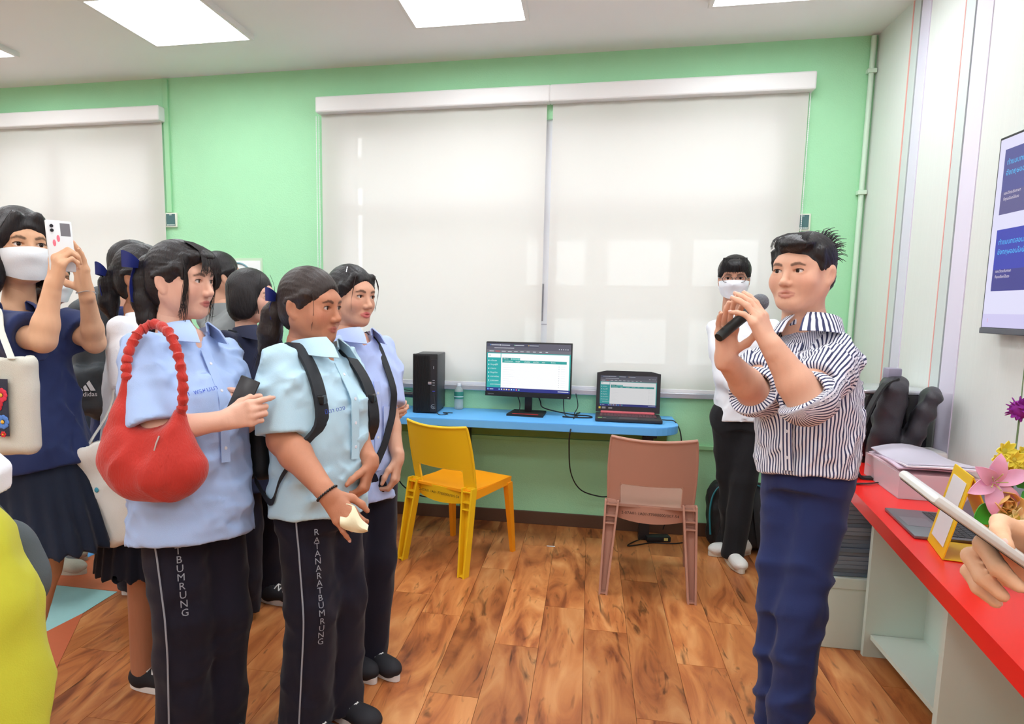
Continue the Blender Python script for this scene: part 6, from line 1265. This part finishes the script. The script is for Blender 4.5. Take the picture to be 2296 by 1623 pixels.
gl.tube(p.hp([(-.009, -.0965, .0), (0, -.099, .003), (.009, -.0965, .0)]), .0018, 6); g_ = p.mb('glasses', gl, mat('wire_rim', (120, 116, 116), .3, .8))
m_wsn = mat('white_knit', (236, 236, 232), .7, bump=.2, bscale=200)
s1 = shoe(p, fR+cv(.12, 0, -.01), cv(-1, 0, .12), m_wsn, mat('cream_sole', (226, 222, 208), .5), m_wsn, .27, .085); s2_ = shoe(p, fL+cv(.0, 0, -.10), cv(-.06, 0, 1), m_wsn, mat('cream_sole', (226, 222, 208), .5), mat('lace_grey', (196, 198, 200), .6), .27, .085)
hq = fR+cv(.12, 0, -.01); dd_ = unit(cv(-1, 0, .12)*A3((1, 1, 0))); l_ = np.cross(UP, dd_); l_ = l_ if l_@(-FW) > 0 else -l_; pts = [hq+dd_*y+l_*.0455+UP*z for y, z in ((.135, .052), (.155, .040), (.17, .040), (.195, .050), (.21, .056))]
p.mb('side_mark', MB().tube(smooth_path(pts, 14), [.002+.003*math.sin(math.pi*min(1, i/9)) for i in range(14)], 6), mat('mark_black', (30, 30, 32), .5), s1)

# ---- student in yellow, close to the camera -------------------------------------------
d0 = 1.17; p = YP = Person('person in a yellow top and white headscarf at the left edge, close up', root_of(-190, 1500, d0), sk_m)
p.head(q(-220, 905), 100, 5, 0, .95, 0., eyes=False); p.torso(q(-205, 1075), q(-175, 1560), 95, .85, .95); p.arm('R', q(-52, 1215, -.06), q(8, 1540, -.08), q(40, 1760, -.12), (cv(.1, -1, 0), cv(1, 0, -.3), hand_pose())); p.arm('L', sho(p, 'L', .13), q(-60, 1500, .2), q(-20, 1700, .2)); legs_from(p, root_of(-140, 1500, d0-.05), root_of(-140, 1500, d0+.08), vox=.016); p.finish()
m_yel = cloth('yellow_jersey', (190, 190, 54)); RGY = [(0, .15, .135, 0), (.3, .145, .135, 0), (.6, .14, .135, .01), (.8, .14, .11, .01), (.92, .09, .075, 0), (1., .06, .06, 0)]
p.shirt(m_yel, RGY, .12, 1., {'R': dict(to=1.85, r=(.082, .068), r2=.04), 'L': dict(to=1.85, r=(.066, .06), r2=.04)}, seed=134, fold=.006, lam=.16); pants(p, m_pants)
Y3 = np.stack([RT, FW, UP], 1); A = [ell(q(-220, 905), (.098, .105, .125), Y3), loft(q(-225, 1085), RT, -FW, UP, [(-.02, .135, .14, .03), (.02, .155, .14, .02), (.08, .125, .11), (.14, .085, .085)], .05)]; p.sd('headscarf', A, m_wsh, [ell(q(-220, 905)+p.F*.09-UP*.005, (.06, .06, .075), None, .012)], .007, waves(141, .12, .004), .006)
o = thing('shoulder_bag', 'dark grey soft bag behind the yellow top at the left edge', 'bag', (*root_of(40, 1290, 1.38), 0)); bo = A3(o.location); V, Q = sdf([ell(at(18, 1270, 1.36), (.066, .06, .10), Y3), ell(at(42, 1308, 1.36), (.055, .05, .06), Y3, .03)], (), .007, waves(3, .1, .002), .004); obj('bag_body', np_mesh('bag', V-bo, [Q]), mat('grey_fabric', (84, 94, 98), .8, bump=.15, bscale=300), o); MB().sheet([[v-bo-FW*.012, v-bo+FW*.012] for v in smooth_path([at(20, 1170, 1.34), at(-40, 1110, 1.28), at(-110, 1090, 1.2)], 10)], .004).build('strap', mat('grey_fabric', (84, 94, 98), .8), o, True)

# ---- person at the right edge: a hand with a phone ----------------------------------------
d0 = .80; p = HP = Person('person mostly beyond the right edge whose hand holds a silver phone', root_of(2780, 1300, .95), sk_p1)
q2 = lambda x, y, dd=0.: at(x, y, .66+dd)
p.head(at(2820, 560, .95), -30, 10, 0, 1., 0., eyes=False); p.torso(at(2800, 800, .95), at(2790, 1600, .95), -30, 1., 1.)
p.arm('R', sho(p, 'R', .16), at(2640, 1560, .82), q2(2392, 1292), (cv(-1, .42, .10), cv(-.25, -.45, .85), hand_pose(28, 62, 40, 3, index=(12, 40, 25, -6), middle=(30, 62, 40, 0), thumb=((-.35, .85, -.45), (-.1, .95, -.3), (.05, .97, -.15)))), (.046, .042, .027), sc=.92); p.finish()
p.shirt(cloth('grey_top', (110, 112, 116)), RGP, .1, 1., {'R': dict(to=.8, r=(.07, .07))}, seed=5)
pc_ = q2(2205, 1192, -.045); lg = unit(at(2085, 1107, .6)-at(2300, 1262, .6)); nn = unit(np.cross(lg, unit(pc_-C0))); nn = nn if nn[2] > 0 else -nn
phone('silver phone seen edge-on in the hand at the right edge', pc_, lg, nn+unit(C0-pc_)*.02, mat('phone_silver', (206, 208, 204), .3), .070, .150, .009)

# ---- bags and flowers ----------------------------------------------------------------------
bp = thing('backpack', 'black backpack with teal piping on the floor behind the white sneakers', 'backpack', (.925, 4.26, 0)); bo = A3(bp.location); tl_ = Matrix.Rotation(R(-9), 3, 'X'); M9 = np.array(tl_); m_bpk = mat('black_nylon', (30, 30, 33), .6, bump=.25, bscale=260, var=.15, vscale=10)
bc = A3((0, -.015, .205)); A = [rbox(bc+bo, (.182, .085, .205), .07, M9, .03), rbox(bc+bo+M9@A3((0, -.075, -.06)), (.15, .045, .12), .04, M9, .02)]; V, Q = sdf(A, (), .007, waves(151, .11, .005), .01); obj('pack', np_mesh('pack', V-bo, [Q]), m_bpk, bp); m_teal2 = mat('teal_piping', (44, 128, 140), .5)
for s in (-1, 1):
    MB().tube(smooth_path([bc+M9@A3(v) for v in ((s*.170, -.075, -.12), (s*.178, -.078, .02), (s*.156, -.078, .13), (s*.10, -.076, .188), (s*.01, -.074, .203))], 24), .0055, 6).build('piping', m_teal2, bp, True)
    MB().sheet([[v-A3((.03, 0, 0)), v, v+A3((.03, 0, 0))] for v in smooth_path([bc+M9@A3(v) for v in ((s*.06, -.085, .17), (s*.08, -.135, .08), (s*.095, -.140, -.05), (s*.12, -.105, -.17))], 14)], .012).build('padded_strap', mat('pad_black', (44, 44, 47), .7), bp, True)
MB().tube(smooth_path([bc+M9@A3(v) for v in ((.13, -.13, .02), (.135, -.14, -.06), (.12, -.145, -.12), (.10, -.14, -.15))], 12), .006, 6).build('teal_tab', m_teal2, bp, True)
bp = thing('backpack', 'black open backpack with grey sheen standing on the red counter', 'backpack', (1.345, 3.235, ZR)); bo = A3(bp.location); m_bp3 = mat('grey_black_nylon', (58, 56, 62), .45, bump=.2, bscale=260, var=.2, vscale=10)
Ma = np.array(Matrix.Rotation(R(14), 3, 'X') @ Matrix.Rotation(R(-20), 3, 'Z')); A = [rbox(bo+A3((-.050, .0, .215)), (.055, .085, .205), .045, Ma, .02), rbox(bo+A3((.060, -.015, .195)), (.036, .085, .185), .033, np.array(Matrix.Rotation(R(12), 3, 'Y') @ Matrix(Ma.tolist())), .02), rbox(bo+A3((.01, 0, .05)), (.10, .10, .05), .04, None, .03)]
V, Q = sdf(A, (), .007, waves(161, .09, .005), .01); obj('pack', np_mesh('pack', V-bo, [Q]), m_bp3, bp); MB().box((-.075, -.03, .405), (-.02, .03, .455), .006).build('handle_tab', mat('lilac_grey', (150, 146, 166), .5), bp, True)
P = smooth_path([(-.05, -.06, .415), (-.12, -.10, .38), (-.19, -.14, .25), (-.225, -.17, .10), (-.215, -.19, .012), (-.14, -.20, .008)], 24); MB().sheet([[v-A3((0, .022, 0)), v+A3((0, .022, 0))] for v in P], .009).build('padded_strap', m_bpk, bp, True); P = smooth_path([(-.215, -.19, .01), (-.25, -.25, .006), (-.29, -.31, .006), (-.22, -.30, .006), (-.16, -.27, .008)], 16); MB().sheet([[v-A3((.01, .01, 0)), v+A3((.01, .01, 0))] for v in P], .003).build('webbing', m_bpk, bp, True)
fl = thing('flower_arrangement', 'arrangement of pink lily, orange rose and yellow flowers on the red counter', 'flowers', (1.24, 1.78, ZR+.001)); bo = A3(fl.location); fq = lambda x, y, dd=0.: at(x, y, 1.70+dd)-bo
MB().lathe([(.07, 0), (.085, .02), (.10, .10), (.105, .13), (.095, .13), (.08, .03), (.01, .02)], 20).build('basket', mat('basket', (150, 110, 70), .7, bump=.4, bscale=90), fl, True)
def petal(c, d, up_, L_, w_, curl, m, parent, name='petal', t_=.0018):
    d = unit(d); up_ = unit(A3(up_)-d*(A3(up_)@d)); s_ = np.cross(d, up_); G = []
    for i in range(9):
        t_i = i/8; ww = w_*math.sin(math.pi*min(1, .08+t_i*.92))**.7*(1-.15*t_i); cpt = A3(c)+d*L_*(t_i-.18*curl*t_i*t_i)+up_*L_*(.30*t_i-curl*.55*t_i**2.4); G.append([cpt-s_*ww/2+up_*ww*.12, cpt-up_*ww*.05, cpt+s_*ww/2+up_*ww*.12])
    return MB().sheet(G, t_).build(name, m, parent, True)
m_lily = mat('lily_pink', (236, 178, 208), .5, var=.15, vscale=30); lily = MB().ball(fq(2226, 1082), .014, 8).build('lily', mat('lily_heart', (226, 150, 190), .5), fl, True)
ax = cv(-.45, .25, .9)
for i, (r_, u_) in enumerate(((-.1, 1), (.9, .45), (.75, -.75), (-.15, -1), (-1, -.25), (-.8, .55))): petal(fq(2226, 1082), cv(r_, u_, .35), ax, .095, .042, .7, m_lily, lily)
for i in range(5): a = i*1.256; MB().tube(smooth_path([fq(2226, 1082), fq(2226, 1082)+ax*.03+cv(math.cos(a), math.sin(a), 0)*.01, fq(2226, 1082)+ax*.055+cv(math.cos(a), math.sin(a), 0)*.022], 6), .0012, 5).build('stamen', mat('stamen', (190, 200, 110), .5), lily, True)
m_rose = mat('rose_orange', (252, 206, 124), .55, var=.1, vscale=30); rc0 = fq(2248, 1128, .01); rose = MB().ball(rc0, (.022, .022, .024), 10).build('rose', m_rose, fl, True)
for k in range(3):
    for i in range(5): a = i*1.2566+k*.6; dv = cv(math.cos(a), math.sin(a), .2); petal(rc0+dv*.008*k-ax*0, ax*.9+dv*(.35+.3*k), dv*-1, .034+.006*k, .044, -.5, m_rose, rose)
def bloom(c, r, n, m, cm, nm='yellow_flower'):
    o = MB().ball(c, r*.3, 8).build(nm, cm, fl, True)
    for i in range(n): a = i*6.2832/n; dv = cv(math.cos(a), math.sin(a), .35); petal(c, dv, cv(0, .3, 1), r, r*.5, .3, m, o)
m_yf = mat('flower_yellow', (240, 222, 70), .55); m_yf2 = mat('flower_cream', (244, 238, 170), .55); m_hc = mat('flower_heart', (206, 196, 70), .6)
for x, y, r_, m, dd in ((2248, 1010, .035, m_yf, .03), (2232, 1030, .022, m_yf, .02), (2270, 1030, .03, m_yf, 0), (2290, 1015, .03, m_yf, .03), (2262, 1058, .028, m_yf, .02), (2286, 1050, .03, m_yf, 0), (2275, 1160, .038, m_yf2, -.02), (2250, 1170, .022, m_yf2, -.02), (2298, 1135, .04, m_yf2, 0), (2310, 1075, .03, m_yf, 0)): bloom(fq(x, y, dd), r_, 8, m, m_hc)
pc = fq(2288, 918, .05); pom = MB().ball(pc, .024, 8).build('purple_pompom', mat('purple', (138, 30, 140), .7), fl, True)
rs_ = np.random.RandomState(3)
for i in range(46): dv = rs_.normal(size=3); dv /= np.linalg.norm(dv); petal(pc+dv*.012, dv, cv(.3, .7, .2), .024, .012, .0, MATS['purple'], pom)
MB().tube(smooth_path([pc, fq(2280, 985, .04), fq(2276, 1040, .03), fq(2290, 1150, .04), (0, 0, .1)], 20), .0022, 6).build('stem', mat('stem_green', (96, 120, 80), .6), fl, True); MB().tube(smooth_path([pc, fq(2293, 860, .06), fq(2300, 800, .06)], 8), .0014, 5).build('stem', mat('stem_green', (96, 120, 80), .6), fl, True)
m_leaf = mat('leaf_green', (60, 160, 44), .4); 
for x, y, r_, u_ in ((2275, 1085, .6, .5), (2262, 1100, -.2, -1), (2240, 1165, -.5, -.6), (2290, 1110, .8, -.2), (2225, 1140, -1, -.4), (2300, 1180, .5, -.8)): petal(fq(x, y, .02), cv(r_, u_, .3), cv(0, .4, 1), .085, .055, .3, m_leaf, fl, 'leaf')
MB().lathe([(.015, .10), (.075, .12), (.10, .18), (.095, .24), (.07, .29), (.02, .30)], 16).build('foliage_core', mat('leaf_dark', (70, 110, 50), .8, bump=.8, bscale=40), fl, True)
